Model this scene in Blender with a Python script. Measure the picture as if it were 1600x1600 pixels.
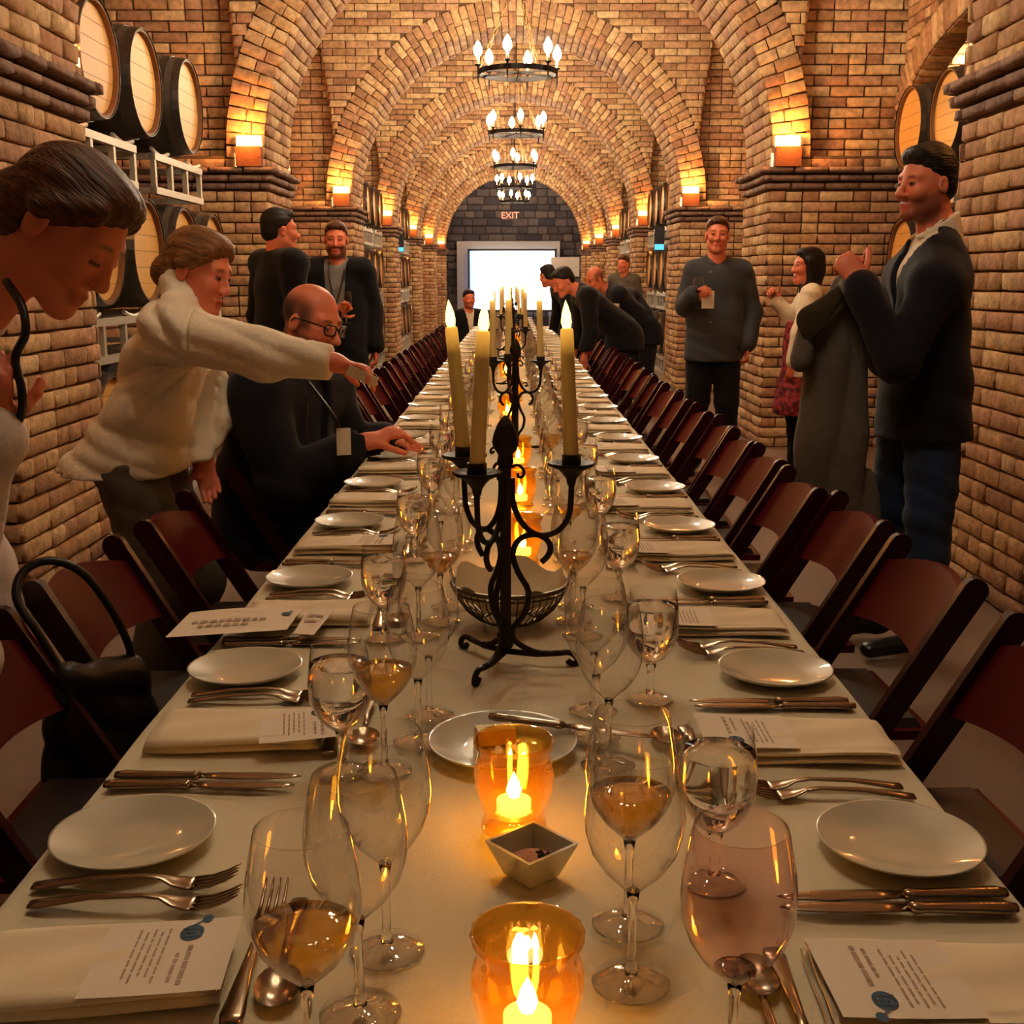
import bpy, bmesh, math, random
import numpy as np
from mathutils import Vector, Matrix, Euler

for _o in list(bpy.data.objects):
    bpy.data.objects.remove(_o)
scene = bpy.context.scene
COL = scene.collection
rnd = random.Random(7)
PI = math.pi

# ------------------------------------------------------------------ camera
EYE = Vector((0.0, 0.0, 1.36))
FPX = 1800.0                       # focal length in pixels of the 1600 px frame
PITCH = math.atan(363.0 / FPX)     # horizon at y = 437
cam_d = bpy.data.cameras.new('camera')
cam_d.sensor_width = 36.0
cam_d.lens = 36.0 * FPX / 1600.0
cam_d.clip_start = 0.02
cam_d.clip_end = 200
cam = bpy.data.objects.new('camera', cam_d)
COL.objects.link(cam)
cam.location = EYE
cam.rotation_euler = (PI / 2 - PITCH, 0, 0)
scene.camera = cam

# ------------------------------------------------------------------ world, exposure
world = bpy.data.worlds.new('world')
scene.world = world
world.use_nodes = True
_bg = world.node_tree.nodes['Background']
_bg.inputs['Color'].default_value = (0.9, 0.62, 0.42, 1)
_bg.inputs['Strength'].default_value = 0.04
scene.view_settings.view_transform = 'Standard'
scene.view_settings.look = 'None'
scene.view_settings.exposure = 0.3
scene.view_settings.gamma = 1.0
scene.view_settings.use_curve_mapping = False
cy = scene.cycles
cy.use_denoising = True
cy.max_bounces = 10
cy.diffuse_bounces = 3
cy.use_adaptive_sampling = True
cy.adaptive_threshold = 0.12
cy.adaptive_min_samples = 8
cy.glossy_bounces = 4
cy.transmission_bounces = 6
cy.transparent_max_bounces = 16
cy.caustics_reflective = False
cy.caustics_refractive = False
cy.sample_clamp_indirect = 12.0
cy.blur_glossy = 0.0
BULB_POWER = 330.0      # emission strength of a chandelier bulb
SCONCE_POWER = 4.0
VOTIVE_POWER = 110.0
CANDLE_POWER = 7.0
SCREEN_POWER = 2.2
SCONCE_GLOW = 7.5

# ------------------------------------------------------------------ helpers
def lin(c):
    def f(v):
        v = v / 255.0
        return v / 12.92 if v <= 0.04045 else ((v + 0.055) / 1.055) ** 2.4
    return (f(c[0]), f(c[1]), f(c[2]), 1.0)

def ray(px, py):
    """direction of the sight line through a pixel of the photograph"""
    v = Vector(((px - 800.0) / FPX, (800.0 - py) / FPX, -1.0))
    return cam.rotation_euler.to_matrix() @ v

def at(px, py, Y):
    d = ray(px, py)
    return EYE + d * (Y / d.y)

def at_z(px, py, z):
    d = ray(px, py)
    return EYE + d * ((z - EYE.z) / d.z)

def project(p):
    R = cam.rotation_euler.to_matrix().transposed()
    v = R @ (Vector(p) - EYE)
    if v.z > -0.05:
        return None
    return (800 + FPX * v.x / -v.z, 800 - FPX * v.y / -v.z, -v.z)

def nodes_of(name):
    m = bpy.data.materials.new(name)
    m.use_nodes = True
    nt = m.node_tree
    return m, nt, nt.nodes['Principled BSDF'], nt.nodes['Material Output']

def mat(name, c, rough=0.5, metal=0.0, var=0.0, vscale=30.0, bump=0.0, bscale=60.0, stretch=(1, 1, 1), spec=0.5, c2=None, coat=0.0, sheen=0.0, sss=0.0, objvar=0.0, trans=0.0):
    m, nt, b, out = nodes_of(name)
    N, L = nt.nodes.new, nt.links.new
    b.inputs['Base Color'].default_value = lin(c)
    b.inputs['Roughness'].default_value = rough
    b.inputs['Metallic'].default_value = metal
    b.inputs['Specular IOR Level'].default_value = spec
    if coat:
        b.inputs['Coat Weight'].default_value = coat
        b.inputs['Coat Roughness'].default_value = 0.04
    if sheen:
        b.inputs['Sheen Weight'].default_value = sheen
    if sss:
        b.inputs['Subsurface Weight'].default_value = sss
        b.inputs['Subsurface Radius'].default_value = (0.02, 0.008, 0.004)
    if var or bump or c2:
        tc = N('ShaderNodeTexCoord')
        mp = N('ShaderNodeMapping')
        mp.inputs['Scale'].default_value = stretch
        L(tc.outputs['Object'], mp.inputs['Vector'])
    if var or c2:
        no = N('ShaderNodeTexNoise')
        no.inputs['Scale'].default_value = vscale
        no.inputs['Detail'].default_value = 4
        L(mp.outputs[0], no.inputs['Vector'])
        mx = N('ShaderNodeMix'); mx.data_type = 'RGBA'
        a = lin(c)
        if c2:
            mx.inputs['A'].default_value = a
            mx.inputs['B'].default_value = lin(c2)
            cr = N('ShaderNodeMapRange')
            cr.inputs['From Min'].default_value = 0.38
            cr.inputs['From Max'].default_value = 0.62
            L(no.outputs['Fac'], cr.inputs['Value'])
            L(cr.outputs[0], mx.inputs['Factor'])
        else:
            mx.inputs['A'].default_value = tuple(v * (1 - var) for v in a[:3]) + (1,)
            mx.inputs['B'].default_value = tuple(min(1, v * (1 + var)) for v in a[:3]) + (1,)
            L(no.outputs['Fac'], mx.inputs['Factor'])
        src = mx.outputs['Result']
        L(src, b.inputs['Base Color'])
    if bump:
        nb = N('ShaderNodeTexNoise')
        nb.inputs['Scale'].default_value = bscale
        nb.inputs['Detail'].default_value = 3
        L(mp.outputs[0], nb.inputs['Vector'])
        bp = N('ShaderNodeBump')
        bp.inputs['Strength'].default_value = bump
        bp.inputs['Distance'].default_value = 0.01
        L(nb.outputs['Fac'], bp.inputs['Height'])
        L(bp.outputs[0], b.inputs['Normal'])
    return m

def emit(name, c, s):
    m = bpy.data.materials.new(name)
    m.use_nodes = True
    nt = m.node_tree
    nt.nodes.clear()
    e = nt.nodes.new('ShaderNodeEmission')
    e.inputs['Color'].default_value = c if len(c) == 4 else (c[0], c[1], c[2], 1)
    e.inputs['Strength'].default_value = s
    o = nt.nodes.new('ShaderNodeOutputMaterial')
    nt.links.new(e.outputs[0], o.inputs['Surface'])
    return m

def thin_glass(name, tint=(1, 1, 1), rough=0.0, refl=1.0, base=0.04, diffuse=None):
    """a thin clear shell: what lies behind shows through, the sheen grows towards the edge"""
    m = bpy.data.materials.new(name)
    m.use_nodes = True
    nt = m.node_tree
    nt.nodes.clear()
    N, L = nt.nodes.new, nt.links.new
    t = N('ShaderNodeBsdfTransparent')
    le = N('ShaderNodeLayerWeight'); le.inputs['Blend'].default_value = 0.5
    pe = N('ShaderNodeMath'); pe.operation = 'POWER'; pe.inputs[1].default_value = 4.0
    L(le.outputs['Facing'], pe.inputs[0])
    tm = N('ShaderNodeMix'); tm.data_type = 'RGBA'
    tm.inputs['A'].default_value = (*tint, 1); tm.inputs['B'].default_value = (tint[0] * .42, tint[1] * .40, tint[2] * .38, 1)
    L(pe.outputs[0], tm.inputs['Factor']); L(tm.outputs['Result'], t.inputs['Color'])
    g = N('ShaderNodeBsdfGlossy'); g.inputs['Roughness'].default_value = rough
    g.inputs['Color'].default_value = (refl, refl, refl, 1)
    lw = N('ShaderNodeLayerWeight'); lw.inputs['Blend'].default_value = 0.5
    pw = N('ShaderNodeMath'); pw.operation = 'POWER'; pw.inputs[1].default_value = 2.6
    L(lw.outputs['Facing'], pw.inputs[0])
    mr = N('ShaderNodeMapRange')
    mr.inputs['To Min'].default_value = base
    mr.inputs['To Max'].default_value = 0.85
    L(pw.outputs[0], mr.inputs['Value'])
    mx = N('ShaderNodeMixShader')
    L(mr.outputs[0], mx.inputs['Fac'])
    L(t.outputs[0], mx.inputs[1])
    L(g.outputs[0], mx.inputs[2])
    last = mx
    if diffuse:
        d = N('ShaderNodeBsdfTranslucent'); d.inputs['Color'].default_value = (*diffuse[0], 1)
        m2 = N('ShaderNodeMixShader'); m2.inputs['Fac'].default_value = diffuse[1]
        L(mx.outputs[0], m2.inputs[1]); L(d.outputs[0], m2.inputs[2])
        last = m2
    o = N('ShaderNodeOutputMaterial')
    L(last.outputs[0], o.inputs['Surface'])
    return m

def link(o, parent=None):
    COL.objects.link(o)
    if parent is not None:
        o.parent = parent
    return o

def tag(o, label=None, cat=None, group=None, kind=None):
    if label: o['label'] = label
    if cat: o['category'] = cat
    if group: o['group'] = group
    if kind: o['kind'] = kind
    return o

def thing(name, label, cat, loc=(0, 0, 0), rz=0.0, group=None):
    o = bpy.data.objects.new(name, None)
    o.empty_display_size = 0.1
    link(o)
    o.location = loc
    o.rotation_euler = (0, 0, rz)
    return tag(o, label, cat, group)

def mesh_np(name, V, F, smooth=False):
    """mesh from an (n,3) array and an (m,4) or (m,3) array"""
    me = bpy.data.meshes.new(name)
    V = np.asarray(V, dtype=np.float32); F = np.asarray(F, dtype=np.int32)
    k = F.shape[1]
    me.vertices.add(len(V)); me.vertices.foreach_set('co', V.ravel())
    me.loops.add(F.size); me.loops.foreach_set('vertex_index', F.ravel())
    me.polygons.add(len(F))
    me.polygons.foreach_set('loop_start', np.arange(0, F.size, k, dtype=np.int32))
    me.polygons.foreach_set('loop_total', np.full(len(F), k, dtype=np.int32))
    if smooth:
        me.polygons.foreach_set('use_smooth', np.ones(len(F), dtype=bool))
    me.update(calc_edges=True)
    me.validate()
    return me

class MB:
    """collects shapes into one mesh"""
    def __init__(self):
        self.v = []; self.f = []
    def add(self, vs, fs):
        n = len(self.v)
        self.v += [tuple(p) for p in vs]
        self.f += [tuple(i + n for i in q) for q in fs]
        return self
    def box(self, c, s, rot=None, taper=1.0):
        c = Vector(c); h = Vector(s) * 0.5
        vs = []
        for z in (-1, 1):
            k = taper if z > 0 else 1.0
            for x, y in ((-1, -1), (1, -1), (1, 1), (-1, 1)):
                p = Vector((x * h.x * k, y * h.y * k, z * h.z))
                if rot is not None:
                    p = rot @ p
                vs.append(c + p)
        return self.add(vs, [(3, 2, 1, 0), (4, 5, 6, 7), (0, 1, 5, 4), (1, 2, 6, 5), (2, 3, 7, 6), (3, 0, 4, 7)])
    def bar(self, a, b, w, t, up=(0, 0, 1)):
        """rectangular bar from a to b: w along the side axis, t along the other"""
        a = Vector(a); b = Vector(b); d = (b - a).normalized()
        s = d.cross(Vector(up))
        if s.length < 1e-4: s = d.cross(Vector((1, 0, 0)))
        s.normalize(); u = s.cross(d)
        vs = []
        for p in (a, b):
            for x, y in ((-1, -1), (1, -1), (1, 1), (-1, 1)):
                vs.append(p + s * (x * w / 2) + u * (y * t / 2))
        return self.add(vs, [(3, 2, 1, 0), (4, 5, 6, 7), (0, 1, 5, 4), (1, 2, 6, 5), (2, 3, 7, 6), (3, 0, 4, 7)])
    def tube(self, pts, r, n=8, cap=True):
        pts = [Vector(p) for p in pts]
        rs = r if isinstance(r, (list, tuple)) else [r] * len(pts)
        prev = None; vs = []
        for i, p in enumerate(pts):
            d = (pts[min(i + 1, len(pts) - 1)] - pts[max(i - 1, 0)]).normalized()
            if prev is None:
                s = d.cross(Vector((0, 0, 1)))
                if s.length < 1e-3: s = d.cross(Vector((1, 0, 0)))
            else:
                s = prev - d * prev.dot(d)
                if s.length < 1e-4: s = d.cross(Vector((0, 0, 1)))
            s.normalize(); prev = s; u = d.cross(s)
            for j in range(n):
                a = 2 * PI * j / n
                vs.append(p + (s * math.cos(a) + u * math.sin(a)) * rs[i])
        fs = []
        for i in range(len(pts) - 1):
            for j in range(n):
                k = (j + 1) % n
                fs.append((i * n + j, i * n + k, (i + 1) * n + k, (i + 1) * n + j))
        if cap:
            fs.append(tuple(reversed(range(n)))); fs.append(tuple((len(pts) - 1) * n + j for j in range(n)))
        return self.add(vs, fs)
    def lathe(self, prof, n=24, c=(0, 0, 0), axis='z', close=False):
        vs = []; fs = []
        for (r, z) in prof:
            for j in range(n):
                a = 2 * PI * j / n
                p = (r * math.cos(a), r * math.sin(a), z)
                if axis == 'x': p = (z, r * math.cos(a), r * math.sin(a))
                vs.append((p[0] + c[0], p[1] + c[1], p[2] + c[2]))
        m = len(prof)
        for i in range(m - 1):
            for j in range(n):
                k = (j + 1) % n
                fs.append((i * n + j, i * n + k, (i + 1) * n + k, (i + 1) * n + j))
        if close:
            fs.append(tuple(reversed(range(n)))); fs.append(tuple((m - 1) * n + j for j in range(n)))
        return self.add(vs, fs)
    def build(self, name, m, parent=None, smooth=False, loc=None):
        me = bpy.data.meshes.new(name)
        me.from_pydata(self.v, [], self.f)
        if smooth:
            me.polygons.foreach_set('use_smooth', [True] * len(me.polygons))
        me.update()
        if m is not None: me.materials.append(m)
        o = bpy.data.objects.new(name, me)
        link(o, parent)
        if loc is not None: o.location = loc
        return o

def smooth_by_angle(o, deg=40):
    me = o.data
    bm = bmesh.new(); bm.from_mesh(me)
    for f in bm.faces: f.smooth = True
    for e in bm.edges:
        if len(e.link_faces) == 2 and e.calc_face_angle(0) > math.radians(deg): e.smooth = False
    bm.to_mesh(me); bm.free()
    return o

def copy_tree(o, parent=None):
    c = o.copy()
    COL.objects.link(c)
    c.parent = parent
    for ch in list(o.children):
        copy_tree(ch, c)
    return c

def curve_pts(ctrl, n=40):
    """Catmull-Rom through control points"""
    P = [Vector(p) for p in ctrl]
    P = [P[0] * 2 - P[1]] + P + [P[-1] * 2 - P[-2]]
    out = []; seg = len(P) - 3
    for i in range(seg):
        a, b, c, d = P[i:i + 4]
        m = max(2, n // seg)
        for k in range(m):
            t = k / m
            out.append(0.5 * ((2 * b) + (c - a) * t + (2 * a - 5 * b + 4 * c - d) * t * t + (3 * b - a - 3 * c + d) * t ** 3))
    out.append(P[-2].copy())
    return out

ORD = ['first', 'second', 'third', 'fourth', 'fifth', 'sixth', 'seventh', 'eighth', 'ninth', 'tenth', 'eleventh', 'twelfth', 'thirteenth', 'fourteenth', 'fifteenth', 'sixteenth', 'seventeenth', 'eighteenth', 'nineteenth', 'twentieth', 'twenty-first', 'twenty-second', 'twenty-third', 'twenty-fourth', 'twenty-fifth', 'twenty-sixth', 'twenty-seventh', 'twenty-eighth', 'twenty-ninth', 'thirtieth']
# ------------------------------------------------------------------ brick material and brick layer
def brick_material(name, cols, dark=1.0):
    m, nt, b, out = nodes_of(name)
    N, L = nt.nodes.new, nt.links.new
    oi = N('ShaderNodeObjectInfo'); ge = N('ShaderNodeNewGeometry')
    ad = N('ShaderNodeMath'); ad.operation = 'ADD'
    L(oi.outputs['Random'], ad.inputs[0]); L(ge.outputs['Random Per Island'], ad.inputs[1])
    fr = N('ShaderNodeMath'); fr.operation = 'FRACT'
    L(ad.outputs[0], fr.inputs[0])
    ramp = N('ShaderNodeValToRGB'); ramp.color_ramp.interpolation = 'CONSTANT'
    el = ramp.color_ramp.elements
    while len(el) < len(cols): el.new(0.5)
    for i, c in enumerate(cols):
        el[i].position = i / len(cols)
        el[i].color = lin(c)
    L(fr.outputs[0], ramp.inputs['Fac'])
    no = N('ShaderNodeTexNoise'); no.inputs['Scale'].default_value = 22; no.inputs['Detail'].default_value = 2
    tc = N('ShaderNodeNewGeometry')
    L(tc.outputs['Position'], no.inputs['Vector'])
    mr = N('ShaderNodeMapRange')
    mr.inputs['From Min'].default_value = 0.3; mr.inputs['From Max'].default_value = 0.7
    mr.inputs['To Min'].default_value = 0.72; mr.inputs['To Max'].default_value = 1.22
    L(no.outputs['Fac'], mr.inputs['Value'])
    mx = N('ShaderNodeMix'); mx.data_type = 'RGBA'; mx.blend_type = 'MULTIPLY'
    mx.inputs['Factor'].default_value = 1.0
    L(ramp.outputs['Color'], mx.inputs['A']); L(mr.outputs[0], mx.inputs['B'])
    L(mx.outputs['Result'], b.inputs['Base Color'])
    b.inputs['Roughness'].default_value = 0.85
    b.inputs['Specular IOR Level'].default_value = 0.25
    n2 = N('ShaderNodeTexNoise'); n2.inputs['Scale'].default_value = 60; n2.inputs['Detail'].default_value = 2
    L(tc.outputs['Position'], n2.inputs['Vector'])
    bp = N('ShaderNodeBump'); bp.inputs['Strength'].default_value = 0.4; bp.inputs['Distance'].default_value = 0.012
    L(n2.outputs['Fac'], bp.inputs['Height']); L(bp.outputs[0], b.inputs['Normal'])
    return m

M_BRICK = brick_material('old_brick', [(206, 168, 122), (190, 148, 106), (214, 180, 136), (182, 134, 100), (198, 160, 116), (166, 126, 96), (210, 174, 128), (188, 144, 112), (176, 136, 98), (200, 156, 120)])
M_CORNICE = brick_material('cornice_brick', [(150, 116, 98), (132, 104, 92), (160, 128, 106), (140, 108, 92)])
M_STONE = brick_material('rough_stone', [(66, 60, 66), (84, 76, 78), (54, 52, 60), (92, 82, 80), (74, 68, 74)])
M_MORTAR = mat('mortar', (104, 78, 56), rough=0.95, var=0.25, vscale=14, bump=0.5, bscale=70)
M_STONEJOINT = mat('stone_joint', (46, 40, 42), rough=0.95, var=0.2)

def _unit_brick(seed, chamfer=0.05):
    r = random.Random(seed)
    def j(a): return r.uniform(-a, a)
    vs = []
    for (x, y) in ((-1, -1), (1, -1), (1, 1), (-1, 1)): vs.append((x * 0.5 + j(.012), y * 0.5 + j(.03), 0))
    for (x, y) in ((-1, -1), (1, -1), (1, 1), (-1, 1)): vs.append((x * 0.5 + j(.016), y * 0.5 + j(.045), 0.76 + j(.1)))
    for (x, y) in ((-1, -1), (1, -1), (1, 1), (-1, 1)): vs.append((x * (0.5 - 0.03) + j(.012), y * (0.5 - 0.10) + j(.035), 1.0 + j(.06)))
    fs = [(8, 9, 10, 11)]
    for i in range(4):
        k = (i + 1) % 4
        fs.append((i, k, 4 + k, 4 + i)); fs.append((4 + i, 4 + k, 8 + k, 8 + i))
    return np.array(vs, np.float32), np.array(fs, np.int32)

UNIT = [_unit_brick(s) for s in range(6)]
UNIT_ME = {}

def unit_mesh(i, m):
    k = (i, m.name)
    if k not in UNIT_ME:
        me = mesh_np('brick', *UNIT[i]); me.materials.append(m)
        UNIT_ME[k] = me
    return UNIT_ME[k]

def lay(parent, frames, m=M_BRICK, most=300, name='brick', min_px=10.0, rest='brickwork'):
    """frames: (centre, along, up, normal, length, height, depth). The bricks that show largest
    become parts of their own, the rest one joined part."""
    score = []
    for i, (c, ax, ay, az, l, h, d) in enumerate(frames):
        s = 0.0
        q = project(c)
        if q and -40 < q[0] < 1640 and -40 < q[1] < 1640:
            v = (EYE - Vector(c)); dist = v.length
            cosv = abs(v.normalized().dot(Vector(az)))
            big = max(l * FPX / dist, h * FPX / dist)
            if Vector(az).dot(v) > 0 and big >= min_px:
                s = l * h * cosv / dist ** 2 * FPX ** 2
        score.append(s)
    order = sorted(range(len(frames)), key=lambda i: -score[i])
    solo = {i for i in order[:most] if score[i] > 22.0}
    V = []; F = []; n = 0
    for i, (c, ax, ay, az, l, h, d) in enumerate(frames):
        u = rnd.randrange(len(UNIT))
        M = np.array([[ax[0] * l, ay[0] * h, az[0] * d], [ax[1] * l, ay[1] * h, az[1] * d], [ax[2] * l, ay[2] * h, az[2] * d]], np.float32)
        if i in solo:
            o = bpy.data.objects.new(name, unit_mesh(u, m))
            COL.objects.link(o); o.parent = parent
            W = Matrix.Identity(4)
            for r in range(3):
                for k in range(3): W[r][k] = M[r, k]
                W[r][3] = c[r]
            o.matrix_basis = W
        else:
            v, f = UNIT[u]
            V.append(v @ M.T + np.array(c, np.float32)); F.append(f + n); n += len(v)
    if V:
        me = mesh_np(rest, np.concatenate(V), np.concatenate(F)); me.materials.append(m)
        o = bpy.data.objects.new(rest, me); link(o, parent); o['kind'] = 'stuff'
    return len(solo)

CRS, BLEN, JNT = 0.082, 0.27, 0.011

def split_run(a, b, shift, ln=BLEN):
    """cut the run a..b into bricks with staggered joints"""
    out = []; p = math.floor((a - shift) / ln) * ln + shift
    while p < b - 1e-6:
        s, e = max(a, p), min(b, p + ln + rnd.uniform(-.0, .0))
        if e - s > 0.035: out.append((s, e))
        elif out and abs(out[-1][1] - s) < 1e-4: out[-1] = (out[-1][0], e)
        p += ln
    return out

def flat_face(frames, o, ax, ay, az, w, z0, z1, depth=0.035, shift0=0.0, crs=CRS):
    """brick courses over a flat face; o is the corner at height 0, ax runs along it"""
    o = Vector(o); ax = Vector(ax); ay = Vector(ay); az = Vector(az)
    k0 = int(round(z0 / crs)); n = int((z1 - z0) / crs + 0.5)
    ch = (z1 - z0) / n
    for k in range(n):
        zc = z0 + (k + 0.5) * ch
        for s, e in split_run(0, w, shift0 + (0.5 * BLEN if (k + k0) % 2 else 0.0)):
            if rnd.random() < 0.25 and e - s > 0.2:
                parts = [(s, (s + e) / 2), ((s + e) / 2, e)]
            else:
                parts = [(s, e)]
            for s2, e2 in parts:
                c = o + ax * ((s2 + e2) / 2) + ay * zc - az * 0.022
                frames.append((c, ax, ay, az, e2 - s2 - JNT, ch - JNT, 0.022 + depth * rnd.uniform(0.25, 0.62)))

# ------------------------------------------------------------------ dimensions of the cellar
XI, ZC, PER, PTH = 2.0, 2.30, 5.0, 0.98
XSH = 0.05                    # the aisle's middle lies a little to the right of the table's
VR, VE = 2.30, 2.35           # main vault: superellipse radius and exponent
CB = 1.60                     # rise of the side vaults
XO_L, XO_R = 3.25, 4.30       # outer walls of the side bays
YEND = 33.6
NP = 7
def yn(n): return 4.48 + PER * (n - 1)
def yf(n): return yn(n) + PTH
CA = (PER - PTH) / 2
def main_x(h):
    h = max(0.0, min(VR, h))
    return VR * (1 - (h / VR) ** VE) ** (1 / VE)
def cross_y(h):
    return CA * math.sqrt(max(0.0, 1 - (h / CB) ** 2)) if h < CB else 0.0

# floor
fl = MB()
fl.add([(-6, -8, 0), (6, -8, 0), (6, 35, 0), (-6, 35, 0)], [(0, 1, 2, 3)])
M_FLOOR = mat('concrete_floor', (124, 104, 90), rough=0.55, var=0.3, vscale=3.0, bump=0.15, bscale=25)
floor = fl.build('floor', M_FLOOR); floor['kind'] = 'structure'
floor.location.x = 0
tag(floor, 'bare grey brown concrete floor of the cellar')

RO = 2.31                     # outer radius of the arch ring
ZTOP = 5.05
def edge_x(h): return 2.17 + 0.05 * max(0.0, h) ** 2
REC = 0.16                    # set-back of the upper wall beside the arch

def ceiling_bay(n):
    """cross barrel over one bay, high above the arches"""
    y0, y1 = yf(n) - .02, yn(n + 1) + .02
    yc, a = (y0 + y1) / 2, (y1 - y0) / 2
    sh = MB(); fr = []; N = 34
    for i in range(N):
        t0, t1 = PI * i / N, PI * (i + 1) / N; tm = (t0 + t1) / 2
        P = lambda t: (yc - a * math.cos(t), ZTOP - .05 + .8 * math.sin(t))
        (ya, za), (yb, zb) = P(t0), P(t1)
        sh.add([(-XO_L, ya, za), (XO_R, ya, za), (XO_R, yb, zb), (-XO_L, yb, zb)], [(0, 1, 2, 3)])
        d = Vector((0, yb - ya, zb - za)); w = d.length; d.normalize(); nz = Vector((0, d.z, -d.y))
        ym, zm = P(tm)
        for p, q in split_run(-XO_L, XO_R, .13 if i % 2 else 0):
            fr.append((Vector(((p + q) / 2, ym, zm)) - nz * .01, Vector((1, 0, 0)), d, nz, q - p - JNT, w - JNT, .025))
    o = sh.build('ceiling', M_MORTAR); o['kind'] = 'structure'
    tag(o, 'brick cross vault closing the %s bay high above the aisle' % ORD[n])
    lay(o, fr, most=0)

def upper_wall(n, most):
    """wall over the arch ring, with level courses, and the set-back walls beside it"""
    y0, y1 = yn(n), yf(n)
    sh = MB(); fr = []
    ncs = int((ZTOP - ZC) / CRS); ch = (ZTOP - ZC) / ncs
    for k in range(ncs):
        h0, h1 = k * ch, (k + 1) * ch; hm = (h0 + h1) / 2
        f = lambda h: math.sqrt(max(0.0, (RO - .03) ** 2 - h * h))
        for sd in (-1, 1):
            for yy, nz in ((y0 + .012, -1), (y1 - .012, 1)):
                sh.add([(sd * f(h0), yy, ZC + h0), (sd * edge_x(h0), yy, ZC + h0), (sd * edge_x(h1), yy, ZC + h1), (sd * f(h1), yy, ZC + h1)], [(0, 1, 2, 3)])
            sh.add([(sd * (edge_x(h0) - .012), y0, ZC + h0), (sd * (edge_x(h0) - .012), y1, ZC + h0), (sd * (edge_x(h1) - .012), y1, ZC + h1), (sd * (edge_x(h1) - .012), y0, ZC + h1)], [(0, 1, 2, 3)])
            xi = math.sqrt(RO * RO - hm * hm) if hm < RO else 0.0
            for p, q in split_run(xi, edge_x(hm), .135 if k % 2 else 0.02):
                for yy, nz in ((y0, -1), (y1, 1)):
                    fr.append((Vector((sd * (p + q) / 2, yy - nz * .02, ZC + hm)), Vector((1, 0, 0)), Vector((0, 0, 1)), Vector((0, nz, 0)), q - p - JNT, ch - JNT, .02 + .026 * rnd.uniform(.25, .65)))
            for p, q in ((y0, y0 + REC),):
                fr.append((Vector((sd * (edge_x(hm) - .02), (p + q) / 2, ZC + hm)), Vector((0, 1, 0)), Vector((0, 0, 1)), Vector((sd, 0, 0)), q - p - JNT, ch - JNT, .03))
    o = sh.build('wall_over_arch', M_MORTAR); o['kind'] = 'structure'
    tag(o, 'level brickwork over the arch ring at the %s pair of pillars' % (ORD[n - 1] if n > 0 else 'hidden'))
    lay(o, fr, most=most)
    for sd in (-1, 1):
        xo = XO_L if sd < 0 else XO_R
        sh = MB(); sh.box((sd * (2.12 + xo) / 2, (y0 + y1) / 2, (ZC + ZTOP) / 2), (xo - 2.12, y1 - y0 - 2 * REC - .024, ZTOP - ZC))
        o = sh.build('wall_fin_left' if sd < 0 else 'wall_fin_right', M_MORTAR); o['kind'] = 'structure'
        tag(o, 'set-back brick wall above the %s pillar on the %s' % (ORD[n - 1] if n > 0 else 'hidden', 'left' if sd < 0 else 'right'))
        fr = []
        for yy, nz in ((y0 + REC, -1), (y1 - REC, 1)):
            flat_face(fr, (sd * 2.14, yy, 0), (sd, 0, 0), (0, 0, 1), (0, nz, 0), xo - 2.14, ZC, ZTOP, shift0=.07)
        lay(o, fr, most=most)

def rib(n, most):
    """the arch that crosses the aisle from pillar to pillar"""
    y0, y1 = yn(n), yf(n)
    sh = MB(); N = 72
    fs = []; ff = []
    for i in range(N):
        a, b = PI * i / N, PI * (i + 1) / N
        m = (a + b) / 2
        ra = XI + 0.012
        pa = Vector((-math.cos(a) * ra, 0, ZC + math.sin(a) * ra)); pb = Vector((-math.cos(b) * ra, 0, ZC + math.sin(b) * ra))
        outer = lambda t: RO
        oa, ob = outer(a), outer(b)
        qa = Vector((-math.cos(a) * oa, 0, ZC + math.sin(a) * oa)); qb = Vector((-math.cos(b) * ob, 0, ZC + math.sin(b) * ob))
        Y = lambda p, y: (p.x, y, p.z)
        sh.add([Y(pa, y0), Y(pb, y0), Y(pb, y1), Y(pa, y1)], [(0, 1, 2, 3)])
        sh.add([Y(pa, y0 + .012), Y(pb, y0 + .012), Y(qb, y0 + .012), Y(qa, y0 + .012)], [(0, 1, 2, 3)])
        sh.add([Y(pa, y1 - .012), Y(pb, y1 - .012), Y(qb, y1 - .012), Y(qa, y1 - .012)], [(3, 2, 1, 0)])
        az = Vector((math.cos(m), 0, -math.sin(m))); ay = Vector((math.sin(m), 0, math.cos(m)))
        cl = XI * PI / N
        for p, q in split_run(y0, y1, y0 + (0.125 if i % 2 else 0.0)):
            c = Vector((-math.cos(m) * XI, (p + q) / 2, ZC + math.sin(m) * XI)) - az * 0.02
            fs.append((c, Vector((0, 1, 0)), ay, az, q - p - JNT, cl - JNT, 0.02 + 0.03 * rnd.uniform(0.2, 0.7)))
        om = RO
        rad = Vector((-math.cos(m), 0, math.sin(m)))
        cut = XI + (0.16 if i % 2 else 0.11)
        segs = [(XI, cut), (cut, om)] if om - cut > 0.06 else [(XI, om)]
        
        for r0, r1 in segs:
            w = (r0 + r1) / 2 * PI / N
            for yy, nz in ((y0, -1), (y1, 1)):
                c = Vector((rad.x * (r0 + r1) / 2, yy - nz * 0.02, ZC + rad.z * (r0 + r1) / 2))
                azf = Vector((0, nz, 0))
                ff.append((c, rad, azf.cross(rad), azf, r1 - r0 - JNT, w - JNT, 0.02 + 0.03 * rnd.uniform(0.2, 0.7)))
    o = sh.build('arch', M_MORTAR); o['kind'] = 'structure'
    tag(o, 'brick arch ring spanning the aisle at the %s pair of pillars' % ORD[n - 1] if n > 0 else 'brick arch ring behind the viewer')
    lay(o, fs + ff, most=most)

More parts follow.
